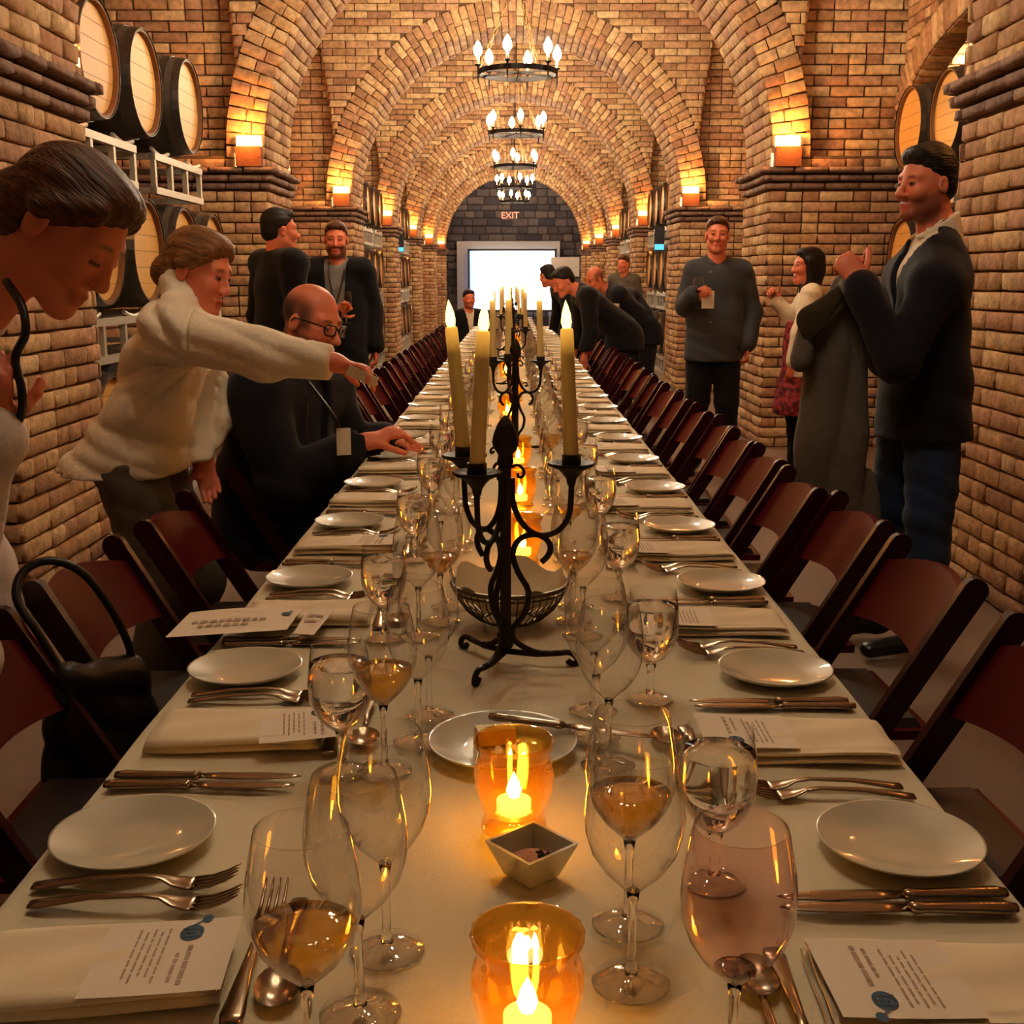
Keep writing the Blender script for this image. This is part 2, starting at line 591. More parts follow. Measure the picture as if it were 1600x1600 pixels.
def pillar(n, sd, most):
    y0, y1 = yn(n), yf(n)
    xo = XO_L if sd < 0 else XO_R
    sh = MB()
    i_ = 0.012
    xa, xb = XI + i_, xo
    sh.box((sd * (xa + xb) / 2, (y0 + y1) / 2, (ZC + .02) / 2), (xb - xa, y1 - y0 - 2 * i_, ZC + .02))
    o = sh.build('pillar', M_MORTAR); o['kind'] = 'structure'
    tag(o, 'brick pillar with a corbelled cornice, %s on the %s side of the aisle' % (ORD[n - 1], 'left' if sd < 0 else 'right'))
    fr = []
    Z1 = 2.05
    # aisle face
    ax = Vector((0, 1, 0)); az = Vector((-sd, 0, 0))
    flat_face(fr, (sd * XI, y0, 0), ax, (0, 0, 1), az, y1 - y0, 0, Z1, shift0=0.0)
    flat_face(fr, (sd * XI, y0, 0), ax, (0, 0, 1), az, y1 - y0, 2.225, ZC, shift0=0.1, crs=.075)
    # faces towards and away from the viewer
    for yy, nz in ((y0, -1), (y1, 1)):
        flat_face(fr, (sd * XI, yy, 0), (sd, 0, 0), (0, 0, 1), (0, nz, 0), xo - XI, 0, Z1, shift0=0.125)
        flat_face(fr, (sd * XI, yy, 0), (sd, 0, 0), (0, 0, 1), (0, nz, 0), xo - XI, 2.225, ZC, shift0=0.05, crs=.075)
    lay(o, fr, most=most)
    # corbelled cornice: two proud courses over recessed ones
    fr = []
    for z, pr in ((2.065, 0.035), (2.125, 0.06), (2.185, 0.085)):
        h = 0.045
        for s, e in split_run(y0 - pr, y1 + pr, rnd.uniform(0, .2)):
            fr.append((Vector((sd * (XI + .02), (s + e) / 2, z + h / 2)), Vector((0, 1, 0)), Vector((0, 0, 1)), Vector((-sd, 0, 0)), e - s - .008, h, pr + .02 + rnd.uniform(-.004, .004)))
        for yy, nz in ((y0, -1), (y1, 1)):
            for s, e in split_run(XI - pr, xo, rnd.uniform(0, .2)):
                fr.append((Vector((sd * (s + e) / 2, yy - nz * .02, z + h / 2)), Vector((1, 0, 0)), Vector((0, 0, 1)), Vector((0, nz, 0)), e - s - .008, h, pr + .02 + rnd.uniform(-.004, .004)))
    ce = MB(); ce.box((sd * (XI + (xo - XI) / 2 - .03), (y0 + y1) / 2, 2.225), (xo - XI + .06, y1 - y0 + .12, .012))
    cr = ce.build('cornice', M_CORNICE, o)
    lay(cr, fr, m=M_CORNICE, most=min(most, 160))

def side_wall(n, sd):
    """outer wall of a side bay"""
    y0, y1 = yf(n), yn(n + 1)
    xo = XO_L if sd < 0 else XO_R
    sh = MB(); sh.box((sd * (xo + .1), (y0 + y1) / 2, 2.7), (.2, y1 - y0 + .9, 5.6))
    o = sh.build('wall_left' if sd < 0 else 'wall_right', M_MORTAR); o['kind'] = 'structure'
    tag(o, 'brick back wall of the %s barrel bay, %s side' % (ORD[n], 'left' if sd < 0 else 'right'))
    fr = []
    flat_face(fr, (sd * xo, y0, 0), (0, 1, 0), (0, 0, 1), (-sd, 0, 0), y1 - y0, 0.0, ZTOP)
    lay(o, fr, most=120 if n in (1,) else 0)

for n in range(0, NP):
    ceiling_bay(n)
    for sd in (-1, 1): side_wall(n, sd)
for n in range(0, NP + 1):
    rib(n, {2: 300, 3: 300, 4: 300, 5: 120}.get(n, 0))
    upper_wall(n, {2: 300, 3: 300, 4: 300, 5: 100}.get(n, 0))
    for sd in (-1, 1):
        if n > 0: pillar(n, sd, {1: 300, 2: 300, 3: 300, 4: 120}.get(n, 0))

# lower arch inside the first side bays on the right, in front of the deeper recess
def inner_arch(n, x, rise, z0, span):
    y0, y1 = yf(n), yn(n + 1); yc = (y0 + y1) / 2
    sh = MB(); N = 44; fr = []
    top = lambda t: (yc - math.cos(t) * span, z0 + math.sin(t) * rise)
    for i in range(N):
        a, b = PI * i / N, PI * (i + 1) / N; m = (a + b) / 2
        (ya, za), (yb, zb) = top(a), top(b)
        def up(y): return ZTOP
        sh.add([(x, ya, za), (x, yb, zb), (x, yb, up(yb)), (x, ya, up(ya)), (x + .2, ya, za), (x + .2, yb, zb)], [(0, 1, 2, 3), (1, 0, 4, 5)])
        d = Vector((0, yb - ya, zb - za)); w = d.length; d.normalize(); rad = Vector((0, -d.z, d.y))
        ym, zm = top(m)
        c = Vector((x + .02, ym, zm)) + rad * .115
        fr.append((c, rad, d, Vector((-1, 0, 0)), .22, w - JNT, .04))
        c2 = Vector((x + .1, ym, zm)) + rad * .02
        fr.append((c2, Vector((1, 0, 0)), d, -rad, .19, w - JNT, .034))
    flat_face(fr2 := [], (x, y0, 0), (0, 1, 0), (0, 0, 1), (-1, 0, 0), y1 - y0, 2.6, ZTOP)
    fr += [q for q in fr2 if q[0].z - z0 > .27 + rise * math.sqrt(max(0, 1 - min(1, abs(q[0].y - yc) / span) ** 2))]
    o = sh.build('arch', M_MORTAR); o['kind'] = 'structure'
    tag(o, 'low brick arch over the recessed barrels behind the man in the navy blazer')
    lay(o, fr, most=150)
inner_arch(1, 3.02, .62, 2.58, CA - .01)

# end wall of rough stone
YW = yn(NP) + 0.45
ew = MB(); ew.box((0, YW + .15, 2.4), (9, .3, 4.8))
wall_end = ew.build('wall_end', M_STONEJOINT); wall_end['kind'] = 'structure'
tag(wall_end, 'dark rough stone wall closing the far end of the aisle')
fr = []
z = 0.0
while z < 4.6:
    h = rnd.uniform(.16, .28); x = -2.2 + rnd.uniform(-.2, 0)
    while x < 2.2:
        l = rnd.uniform(.22, .5)
        fr.append((Vector((x + l / 2, YW + .03, z + h / 2)), Vector((1, 0, 0)), Vector((0, 0, 1)), Vector((0, -1, 0)), l - .03, h - .03, rnd.uniform(.05, .1)))
        x += l
    z += h
lay(wall_end, fr, m=M_STONE, most=300, name='stone', rest='stonework', min_px=8)

for _o in list(COL.objects):
    if _o.parent is None and _o.get('kind') == 'structure' and _o is not floor: _o.location.x += XSH
# ------------------------------------------------------------------ chandeliers and sconces
M_IRON = mat('black_iron', (34, 27, 25), rough=0.55, metal=0.6, var=0.3, vscale=40, bump=0.25, bscale=90)
M_GOLDIRON = mat('chain_iron', (120, 84, 44), rough=0.45, metal=0.7)
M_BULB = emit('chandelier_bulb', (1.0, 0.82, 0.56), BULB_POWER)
M_SLEEVE = mat('candle_sleeve', (225, 200, 150), rough=0.6)
M_SCONCE = emit('sconce_glow_surface', (1.0, 0.60, 0.20), SCONCE_POWER)
M_TERRA = mat('sconce_housing', (150, 84, 44), rough=0.8, var=0.2, vscale=20, bump=0.3)

def make_chandelier():
    t = thing('chandelier', 'x', 'chandelier')
    R = 0.40
    prof = [(R - .008, -.025), (R + .008, -.025), (R + .008, .025), (R - .008, .025), (R - .008, -.025)]
    r = MB().lathe(prof, 48).build('ring', M_IRON, t, smooth=False)
    for k in range(3):
        a = PI * 2 * k / 3 + .5
        MB().bar((math.cos(a) * R, math.sin(a) * R, 0), (-math.cos(a) * R, -math.sin(a) * R, 0), .012, .02).build('crossbar', M_IRON, t)
    for k in range(6):
        a = PI * 2 * k / 6 + .22
        x, y = math.cos(a) * (R + .02), math.sin(a) * (R + .02)
        h = MB()
        h.lathe([(.002, -.13), (.009, -.06), (.007, .0), (.012, .04), (.034, .055), (.034, .062), (.006, .066)], 10, (x, y, 0))
        ho = h.build('candle_holder', M_IRON, t, smooth=True)
        MB().lathe([(.0, .06), (.014, .06), (.014, .15), (.0, .152)], 10, (x, y, 0)).build('candle_sleeve', M_SLEEVE, ho, smooth=True)
        MB().lathe([(.0, .14), (.026, .147), (.044, .180), (.042, .215), (.022, .262), (.0, .292)], 10, (x, y, 0)).build('bulb', M_BULB, ho, smooth=True)  # bulb shape enlarged to take in the glare around it
    for k in range(3):
        a = PI * 2 * k / 3 + .9
        c = MB()
        p0 = Vector((math.cos(a) * R, math.sin(a) * R, .02)); p1 = Vector((0, 0, .92))
        n = 13; d = (p1 - p0)
        for i in range(n):
            q0 = p0 + d * (i / n); q1 = p0 + d * ((i + 1.15) / n)
            s = d.cross(Vector((0, 0, 1))).normalized()
            if i % 2: s = d.cross(s).normalized()
            m = (q0 + q1) / 2; hl = (q1 - q0) / 2
            pts = [m + hl * math.cos(u) + s * (.016 * math.sin(u)) for u in [2 * PI * j / 8 for j in range(9)]]
            c.tube(pts, .0045, 5, cap=False)
        c.build('chain', M_GOLDIRON, t)
    s = MB(); s.tube([(0, 0, .9), (0, 0, 2.36)], .008, 6)
    s.lathe([(.0, 2.36), (.07, 2.34), (.05, 2.30), (.01, 2.28)], 16)
    s.build('ceiling_rod', M_IRON, t)
    return t

CH = make_chandelier()
CHZ = 3.44
for i, n in enumerate(range(0, NP)):
    o = CH if i == 0 else copy_tree(CH)
    o.location = (XSH + .01, yf(n) + CA, CHZ)
    o.rotation_euler = (0, 0, [0, .3, .05, .45, .2, .6, .1][i])
    near = {0: 'iron ring chandelier hanging right above the viewer', 1: 'iron ring chandelier just above the frame over the near bay',
            2: 'largest iron ring chandelier in view, six glowing bulbs, hung on chains', 3: 'second iron ring chandelier in view behind the largest one',
            4: 'third iron ring chandelier in view down the vault', 5: 'fourth iron ring chandelier in view, before the stone end wall', 6: 'last iron ring chandelier in front of the stone wall'}[n]
    tag(o, near, 'chandelier', 'iron chandeliers down the vault')
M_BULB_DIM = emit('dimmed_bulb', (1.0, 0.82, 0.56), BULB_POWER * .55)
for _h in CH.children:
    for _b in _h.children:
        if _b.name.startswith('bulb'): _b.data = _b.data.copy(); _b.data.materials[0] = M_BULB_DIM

def make_sconce():
    t = thing('wall_sconce', 'x', 'sconce')
    W, D, H = .20, .10, .15
    h = MB()
    h.box((0, -D + .008, H / 2), (W, .016, H)); h.box((-W / 2 + .008, -D / 2, H / 2), (.016, D, H)); h.box((W / 2 - .008, -D / 2, H / 2), (.016, D, H))
    h.box((0, -D / 2, .008), (W, D, .016))
    h.build('housing', M_TERRA, t)
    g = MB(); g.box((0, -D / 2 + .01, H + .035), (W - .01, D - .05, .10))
    g.build('glow_band', M_SCONCE, t)  # glowing block stands in for the bright band of light on the wall
    s = MB(); s.box((W / 2 + .012, -.02, .05), (.014, .012, .11)); s.build('light_slit', M_SCONCE, t)  # emissive strip in place of light leaking past the housing
    return t
def sconce_light(t):
    l = bpy.data.lights.new('sconce_glow', 'POINT') if 'sconce_glow' not in bpy.data.lights else bpy.data.lights['sconce_glow']
    l.energy = SCONCE_GLOW; l.color = (1.0, .36, .07); l.shadow_soft_size = .03
    o = bpy.data.objects.new('sconce_glow', l); link(o, t); o.location = (0, -.13, .24)
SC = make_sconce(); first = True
for n in range(1, NP + 1):
    for sd in (-1, 1):
        for face in (0, 1):
            if n == NP and face: continue
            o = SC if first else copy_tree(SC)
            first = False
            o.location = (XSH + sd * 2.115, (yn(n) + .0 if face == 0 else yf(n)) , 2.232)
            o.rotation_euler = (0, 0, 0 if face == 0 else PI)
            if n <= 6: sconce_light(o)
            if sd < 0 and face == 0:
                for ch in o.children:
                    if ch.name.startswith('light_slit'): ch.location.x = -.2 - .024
            tag(o, 'glowing orange sconce on the %s %s pillar, %s' % (ORD[n - 1], 'left' if sd < 0 else 'right', 'facing the viewer' if face == 0 else 'on its far face'), 'sconce', 'glowing sconces on the pillar cornices')

# globe lamp in the recess behind the barrels on the right
_p = at(1525, 92, yn(2) - .02)
t = thing('wall_lamp', 'bright white globe lamp on the wall behind the right barrels', 'lamp', (_p.x, yn(2) + REC - .03, _p.z))
M_GLOBE = emit('globe_glass', (1.0, .78, .48), 60.0)
MB().lathe([(0, -.06)] + [(.06 * math.cos(a), .06 * math.sin(a)) for a in (-1.2, -.8, -.4, 0, .4, .8, 1.2)] + [(0, .06)], 16, (0, -.13, 0)).build('globe', M_GLOBE, t, smooth=True)
MB().tube([(0, .02, -.03), (0, -.05, -.05), (0, -.13, -.055)], .012, 8).build('bracket', M_IRON, t)
MB().lathe([(0, -.02), (.05, -.02), (.05, .0), (0, .0)], 14, (0, 0, -.03)).build('backplate', M_IRON, t)
# ------------------------------------------------------------------ table and cloth
TZ = 0.76
TX = 0.505
TY0, TY1 = 0.30, 15.35
M_CLOTH = mat('white_tablecloth', (216, 206, 176), rough=0.85, var=0.04, vscale=4, bump=0.10, bscale=260, sheen=0.1)
M_WOODTOP = mat('plywood', (150, 110, 70), rough=0.6, var=0.15, vscale=6)
M_STEEL = mat('steel_leg', (90, 88, 86), rough=0.4, metal=0.9)
tb = thing('banquet_table', 'long line of banquet tables hidden under the white cloth', 'table')
MB().box((0, (TY0 + TY1) / 2, TZ - .025), (2 * TX - .03, TY1 - TY0 - .03, .03)).build('table_top', M_WOODTOP, tb)
for k in range(7):
    for sx in (-1, 1):
        MB().tube([(sx * .3, TY0 + .4 + k * 2.35, 0), (sx * .3, TY0 + .4 + k * 2.35, TZ - .04)], .014, 8).build('leg', M_STEEL, tb)

def tablecloth():
    ny = 640
    ys = np.linspace(TY0, TY1, ny)
    prof = [(-TX - .01, .50), (-TX - .008, .6), (-TX - .006, .70), (-TX - .004, .745), (-TX + .004, .757), (-TX + .015, TZ)]
    xs_top = np.linspace(-TX + .03, TX - .03, 170)
    row = [(p[0], p[1]) for p in prof] + [(x, TZ) for x in xs_top] + [(-p[0], p[1]) for p in reversed(prof)]
    n = len(row); V = np.zeros((ny, n, 3), np.float32)
    rx = np.array([r[0] for r in row]); rz = np.array([r[1] for r in row])
    Y = ys[:, None]; X = rx[None, :]
    drop = np.clip((TZ - rz[None, :]) / .26, 0, 1)
    wav = .02 * np.sin(Y * 9 + np.sin(Y * 2.3) * 2) * drop + .012 * np.sin(Y * 23 + 1) * drop
    V[:, :, 0] = X + np.sign(X) * (wav + .012 * drop)
    V[:, :, 1] = Y
    top = (1 - np.clip(drop * 6, 0, 1))
    z = rz[None, :] + 0 * Y
    z = z + top * (.0016 * np.sin(X * 21 + Y * 3.1) * np.sin(Y * 7.3 + X * 4) + .0010 * np.sin(X * 9 - Y * 17) + .0007 * np.sin(X * 47 + 3 * np.sin(Y * 5)) * np.sin(Y * 11 + 2))
    # pressed crease down the middle and a fold line across where the cloths overlap
    z = z + top * .0035 * np.exp(-((X - .028 - .002 * np.sin(Y * 3)) / .006) ** 2)
    for yy in (1.82, 3.9, 6.2, 8.6, 11.0):
        z = z + top * .003 * np.exp(-((Y - yy) / .018) ** 2)
    V[:, :, 2] = z
    idx = np.arange(ny * n).reshape(ny, n)
    F = np.stack([idx[:-1, :-1], idx[:-1, 1:], idx[1:, 1:], idx[1:, :-1]], -1).reshape(-1, 4)
    me = mesh_np('tablecloth', V.reshape(-1, 3), F, smooth=True); me.materials.append(M_CLOTH)
    o = bpy.data.objects.new('tablecloth', me); link(o)
    tag(o, 'white cloth draped over the whole length of the banquet table', 'tablecloth')
tablecloth()

# ------------------------------------------------------------------ folding chairs
M_POST = mat('mahogany_post', (48, 8, 15), rough=0.24, var=0.35, vscale=9, stretch=(1, 1, .15), spec=.45)
M_MAHOG = mat('mahogany', (82, 13, 22), rough=0.36, var=0.35, vscale=9, stretch=(1, 1, .15), spec=.12)
def make_chair():
    t = thing('folding_chair', 'x', 'chair')
    top, foot = Vector((0, -.27, .775)), Vector((0, .20, 0))
    d = (foot - top).normalized()
    for s in (-1, 1):
        # post: a flat board with a rounded top that runs down to the front foot
        b = MB(); x0, x1 = s * .205 - .011, s * .205 + .011
        nrm = Vector((0, -d.z, d.y)) ; hw = .026
        side = []
        for k in range(9):
            a = PI * k / 8
            side.append(top + d * (.026 - .026 * math.sin(a)) + nrm * (hw * math.cos(a)))
        side += [foot - nrm * (hw * .8), foot + nrm * (hw * .8)]
        m = len(side)
        b.add([(x0, p.y, p.z) for p in side] + [(x1, p.y, p.z) for p in side],
              [tuple(range(m)), tuple(reversed(range(m, 2 * m)))] + [(i, m + i, m + (i + 1) % m, (i + 1) % m) for i in range(m)])
        bo = b.build('back_post', M_POST, t)
        bm = bmesh.new(); bm.from_mesh(bo.data); bmesh.ops.recalc_face_normals(bm, faces=bm.faces); bm.to_mesh(bo.data); bm.free()
        MB().bar((s * .175, .13, .425), (s * .175, -.24, .0), .02, .036, up=(1, 0, 0)).build('rear_leg', M_MAHOG, t)
    # curved back panel with an arched top edge
    V = []; n = 13
    for layer in (0, 1):
        for j in range(n):
            u = -1 + 2 * j / (n - 1); x = u * .196
            bow = -.030 * (1 - u * u)
            zt = .718 + .030 * (1 - u * u); zb = .585 + .012 * (1 - u * u)
            for z in (zb, zt):
                y = -.27 + (.775 - z) / (.775) * .47 + bow - .008 + layer * .016
                V.append((x, y, z))
    F = []
    for j in range(n - 1):
        a = 2 * j
        F += [(a, a + 1, a + 3, a + 2), (2 * n + a, 2 * n + a + 2, 2 * n + a + 3, 2 * n + a + 1),
              (a + 1, 2 * n + a + 1, 2 * n + a + 3, a + 3), (a, a + 2, 2 * n + a + 2, 2 * n + a)]
    F += [(0, 2 * n, 2 * n + 1, 1), (2 * n - 2, 2 * n - 1, 4 * n - 1, 4 * n - 2)]
    smooth_by_angle(MB().add(V, F).build('backrest', M_MAHOG, t), 50)
    # seat with a padded centre
    s = MB(); s.box((0, -.02, .438), (.37, .37, .02)); s.build('seat', M_MAHOG, t)
    MB().box((0, -.02, .455), (.34, .34, .02), taper=.92).build('seat_pad', M_SEATPAD, t)
    MB().bar((-.2, .16, .07), (.2, .16, .07), .016, .03).build('stretcher', M_MAHOG, t)
    MB().bar((-.17, -.19, .09), (.17, -.19, .09), .016, .03).build('stretcher', M_MAHOG, t)
    return t
M_SEATPAD = mat('dark_seat_pad', (30, 18, 20), rough=0.5)
CHAIR = make_chair()
RIGHT_Y = [1.22, 1.77, 2.42, 2.99, 3.45, 3.98, 4.42, 4.88, 5.40, 5.93, 6.45]
LEFT_Y = [1.28, 1.82, 2.40, 3.00, 3.82, 4.45, 4.98, 5.50, 6.02, 6.54]
while RIGHT_Y[-1] < 14.6: RIGHT_Y.append(RIGHT_Y[-1] + .53 + rnd.uniform(-.02, .02))
while LEFT_Y[-1] < 14.6: LEFT_Y.append(LEFT_Y[-1] + .53 + rnd.uniform(-.02, .02))
first = True
for sd, lst in ((1, RIGHT_Y), (-1, LEFT_Y)):
    for i, y in enumerate(lst):
        o = CHAIR if first else copy_tree(CHAIR)
        first = False
        o.location = (sd * (.635 + rnd.uniform(-.012, .02) + (.03 if i < 4 else 0)), y, 0)
        o.rotation_euler = (0, 0, sd * (PI / 2) + rnd.uniform(-.05, .05))
        tag(o, 'dark mahogany wooden folding chair, %s along the %s side of the table' % (ORD[i], 'right' if sd > 0 else 'left'), 'chair', 'mahogany folding chairs along the table')

# ------------------------------------------------------------------ tableware
M_PLATE = mat('glazed_china', (190, 186, 164), rough=0.35, coat=1.0)
M_SILVER = mat('flatware_steel', (150, 132, 112), rough=0.22, metal=1.0)
M_NAPKIN = mat('linen_napkin', (236, 218, 184), rough=0.9, var=0.05, vscale=20, bump=0.06, bscale=400, sheen=.1)
M_PAPER = mat('card_paper', (236, 220, 198), rough=0.8)
M_INK = mat('grey_ink', (176, 152, 130), rough=0.9)
M_LOGO = mat('blue_ink', (52, 84, 112), rough=0.8)
M_GLASS = thin_glass('clear_glass', (0.985, 0.985, 0.98))
M_FOOTGLASS = thin_glass('glass_foot', (0.97, 0.97, 0.96), base=.14)
M_ROSE = thin_glass('rose_stained_glass', (0.96, 0.80, 0.78))
M_WHITEWINE = thin_glass('white_wine', (0.92, 0.66, 0.14), base=.05)
M_REDWINE = thin_glass('red_wine', (0.40, 0.03, 0.03), base=.05)
M_WATER, _nt, _b, _o = nodes_of('water')
_b.inputs['Base Color'].default_value = (1, 1, 1, 1); _b.inputs['Roughness'].default_value = 0.0
_b.inputs['Transmission Weight'].default_value = 1.0; _b.inputs['IOR'].default_value = 1.33
M_SOLIDGLASS, _nt, _b, _o = nodes_of('solid_glass')
_b.inputs['Base Color'].default_value = (1, 1, 1, 1); _b.inputs['Roughness'].default_value = 0.0
_b.inputs['Transmission Weight'].default_value = 1.0; _b.inputs['IOR'].default_value = 1.5

def part(mb, name, m, smooth=True):
    me = bpy.data.meshes.new(name); me.from_pydata(mb.v, [], mb.f)
    if smooth: me.polygons.foreach_set('use_smooth', [True] * len(me.polygons))
    me.update(); me.materials.append(m)
    return me

def single(name, me, loc, rz, label, cat, group=None, scale=None):
    o = bpy.data.objects.new(name, me); link(o)
    o.location = loc; o.rotation_euler = (0, 0, rz)
    if scale: o.scale = scale
    return tag(o, label, cat, group)

def multi(name, meshes, loc, rz, label, cat, group=None, rx=0.0):
    t = thing(name, label, cat, loc, rz, group)
    for pn, me in meshes:
        o = bpy.data.objects.new(pn, me); link(o, t)
    return t

PLATE = part(MB().lathe([(0, .004), (.04, .004), (.052, .006), (.070, .012), (.084, .0165), (.0865, .0175), (.0865, .0155), (.072, .008), (.05, .0), (0, .0)], 48), 'plate', M_PLATE)

def utensil_ribbon(rows):
    """rows: (y, z, half width, half thickness)"""
    mb = MB(); vs = []; n = 8
    for (y, z, w, t) in rows:
        for j in range(n):
            a = 2 * PI * j / n
            vs.append((w * math.cos(a), y, z + t * math.sin(a)))
    fs = [tuple(reversed(range(n)))]
    for i in range(len(rows) - 1):
        for j in range(n):
            k = (j + 1) % n
            fs.append((i * n + j, i * n + k, (i + 1) * n + k, (i + 1) * n + j))
    fs.append(tuple((len(rows) - 1) * n + j for j in range(n)))
    return mb.add(vs, fs)
K_HANDLE = part(utensil_ribbon([(0, .006, .006, .004), (.01, .006, .0105, .005), (.05, .006, .009, .0045), (.09, .006, .0075, .004), (.098, .006, .009, .0055), (.104, .006, .006, .004)]), 'handle', M_SILVER)
K_BLADE = part(utensil_ribbon([(.103, .006, .007, .0016), (.13, .006, .0105, .0014), (.18, .006, .011, .0012), (.215, .006, .007, .0010), (.228, .006, .001, .0006)]), 'blade', M_SILVER)
F_HANDLE = part(utensil_ribbon([(0, .004, .008, .002), (.012, .005, .0105, .002), (.06, .012, .006, .0018), (.11, .014, .004, .0018), (.128, .012, .005, .0018), (.14, .008, .011, .0014), (.155, .005, .0135, .0012), (.162, .0055, .0135, .0012)]), 'handle', M_SILVER)
_m = MB()
for k in range(4):
    x = -.0105 + .007 * k
    _v = [(x, .160, .0055), (x, .178, .008), (x, .194, .014), (x, .206, .021)]
    _m.tube(_v, [.0021, .0019, .0016, .0009], 5)
F_TINES = part(_m, 'tines', M_SILVER)
S_HANDLE = part(utensil_ribbon([(0, .004, .008, .002), (.012, .005, .010, .002), (.06, .012, .005, .0018), (.10, .013, .0035, .0018), (.118, .008, .004, .0018)]), 'handle', M_SILVER)
_m = MB(); _vs = []; _fs = []
for i in range(7):
    r = i / 6
    for j in range(16):
        a = 2 * PI * j / 16
        _vs.append((.0205 * r * math.cos(a), .148 + .031 * r * math.sin(a), .0015 + .0085 * r * r))
for i in range(6):
    for j in range(16):
        k = (j + 1) % 16; _fs.append((i * 16 + j, i * 16 + k, (i + 1) * 16 + k, (i + 1) * 16 + j))
S_BOWL = part(_m.add(_vs, _fs), 'spoon_bowl', M_SILVER)

WG = [(.0, .0015), (.030, .001), (.0345, .0015), (.034, .003), (.020, .005), (.006, .010), (.0042, .020), (.0038, .05), (.0040, .075), (.006, .088), (.014, .096), (.026, .108), (.036, .124), (.0415, .142), (.0425, .158), (.041, .176), (.0375, .196), (.034, .212)]
G_FOOT = part(MB().lathe(WG[:6], 32), 'foot', M_FOOTGLASS)
G_STEM = part(MB().lathe([(.0, .010)] + WG[5:10] + [(.0, .0885)], 20), 'stem', M_SOLIDGLASS)
G_BOWL = part(MB().lathe(WG[9:] + [(.0335, .2125), (.0333, .2115)], 32), 'bowl', M_GLASS)
G_BOWL_R = part(MB().lathe(WG[9:] + [(.0335, .2125), (.0333, .2115)], 32), 'bowl', M_ROSE)
def fill(level, prof, m, name, inset=.0012):
    pr = [(.0005, prof[0][1] + .002)]
    for (r, z) in prof:
        if z < level: pr.append((max(.001, r - inset), z + .001))
    for i in range(len(prof) - 1):
        if prof[i][1] <= level <= prof[i + 1][1]:
            k = (level - prof[i][1]) / (prof[i + 1][1] - prof[i][1]); rr = prof[i][0] + (prof[i + 1][0] - prof[i][0]) * k - inset
    pr += [(rr, level), (rr * .5, level), (.0003, level)]
    return part(MB().lathe(pr, 28), name, m)
W_AMBER = fill(.134, WG[9:], M_WHITEWINE, 'wine')
W_AMBER2 = fill(.122, WG[9:], M_WHITEWINE, 'wine')
W_RED = fill(.099, WG[9:], M_REDWINE, 'wine')
W_RED2 = fill(.125, WG[9:], M_REDWINE, 'wine')
HG = [(.0, .0015), (.030, .001), (.033, .002), (.02, .005), (.007, .010), (.0055, .02), (.0055, .045), (.008, .055), (.020, .064), (.031, .078), (.0375, .096), (.039, .115), (.0375, .138), (.0345, .160), (.0335, .1655)]
H_FOOT = part(MB().lathe(HG[:5], 32), 'foot', M_FOOTGLASS)
H_STEM = part(MB().lathe([(.0, .010)] + HG[4:8] + [(.0, .0555)], 20), 'stem', M_SOLIDGLASS)
H_BOWL = part(MB().lathe(HG[7:], 32), 'bowl', M_GLASS)
H_WATER = fill(.142, HG[7:], M_WATER, 'water')

def napkin_mesh(seed):
    r = random.Random(seed); mb = MB()
    nx, ny = 16, 12
    for lay_ in range(2):
        w, h = .122 - .006 * lay_ + r.uniform(-.003, .003), .225 - .006 * lay_
        z0 = .0015 + lay_ * .0095; th = .0092
        vs = []; rows = []
        for side in (0, 1):
            for i in range(nx + 1):
                for j in range(ny + 1):
                    u, v = i / nx * 2 - 1, j / ny * 2 - 1
                    edge = (1 - min(1, (1 - abs(u)) * 8)) ** 2 * .5 + (1 - min(1, (1 - abs(v)) * 10)) ** 2 * .4
                    z = z0 + (th * (1 - .8 * min(1, edge)) if side else th * .4 * min(1, edge)) + .0014 * math.sin(u * 5 + v * 3 + seed + lay_)
                    vs.append((u * w / 2 + .0025 * lay_, v * h / 2, z))
        n = (nx + 1) * (ny + 1); fs = []
        for i in range(nx):
            for j in range(ny):
                a = i * (ny + 1) + j
                fs.append((n + a, n + a + ny + 1, n + a + ny + 2, n + a + 1)); fs.append((a, a + 1, a + ny + 2, a + ny + 1))
        for i in range(nx):
            for j in (0, ny):
                a = i * (ny + 1) + j; fs.append((a, a + ny + 1, n + a + ny + 1, n + a))
        for j in range(ny):
            for i in (0, nx):
                a = i * (ny + 1) + j; fs.append((a, a + 1, n + a + 1, n + a))
        mb.add(vs, fs)
    return part(mb, 'napkin', M_NAPKIN)
NAPKINS = [napkin_mesh(s) for s in range(4)]

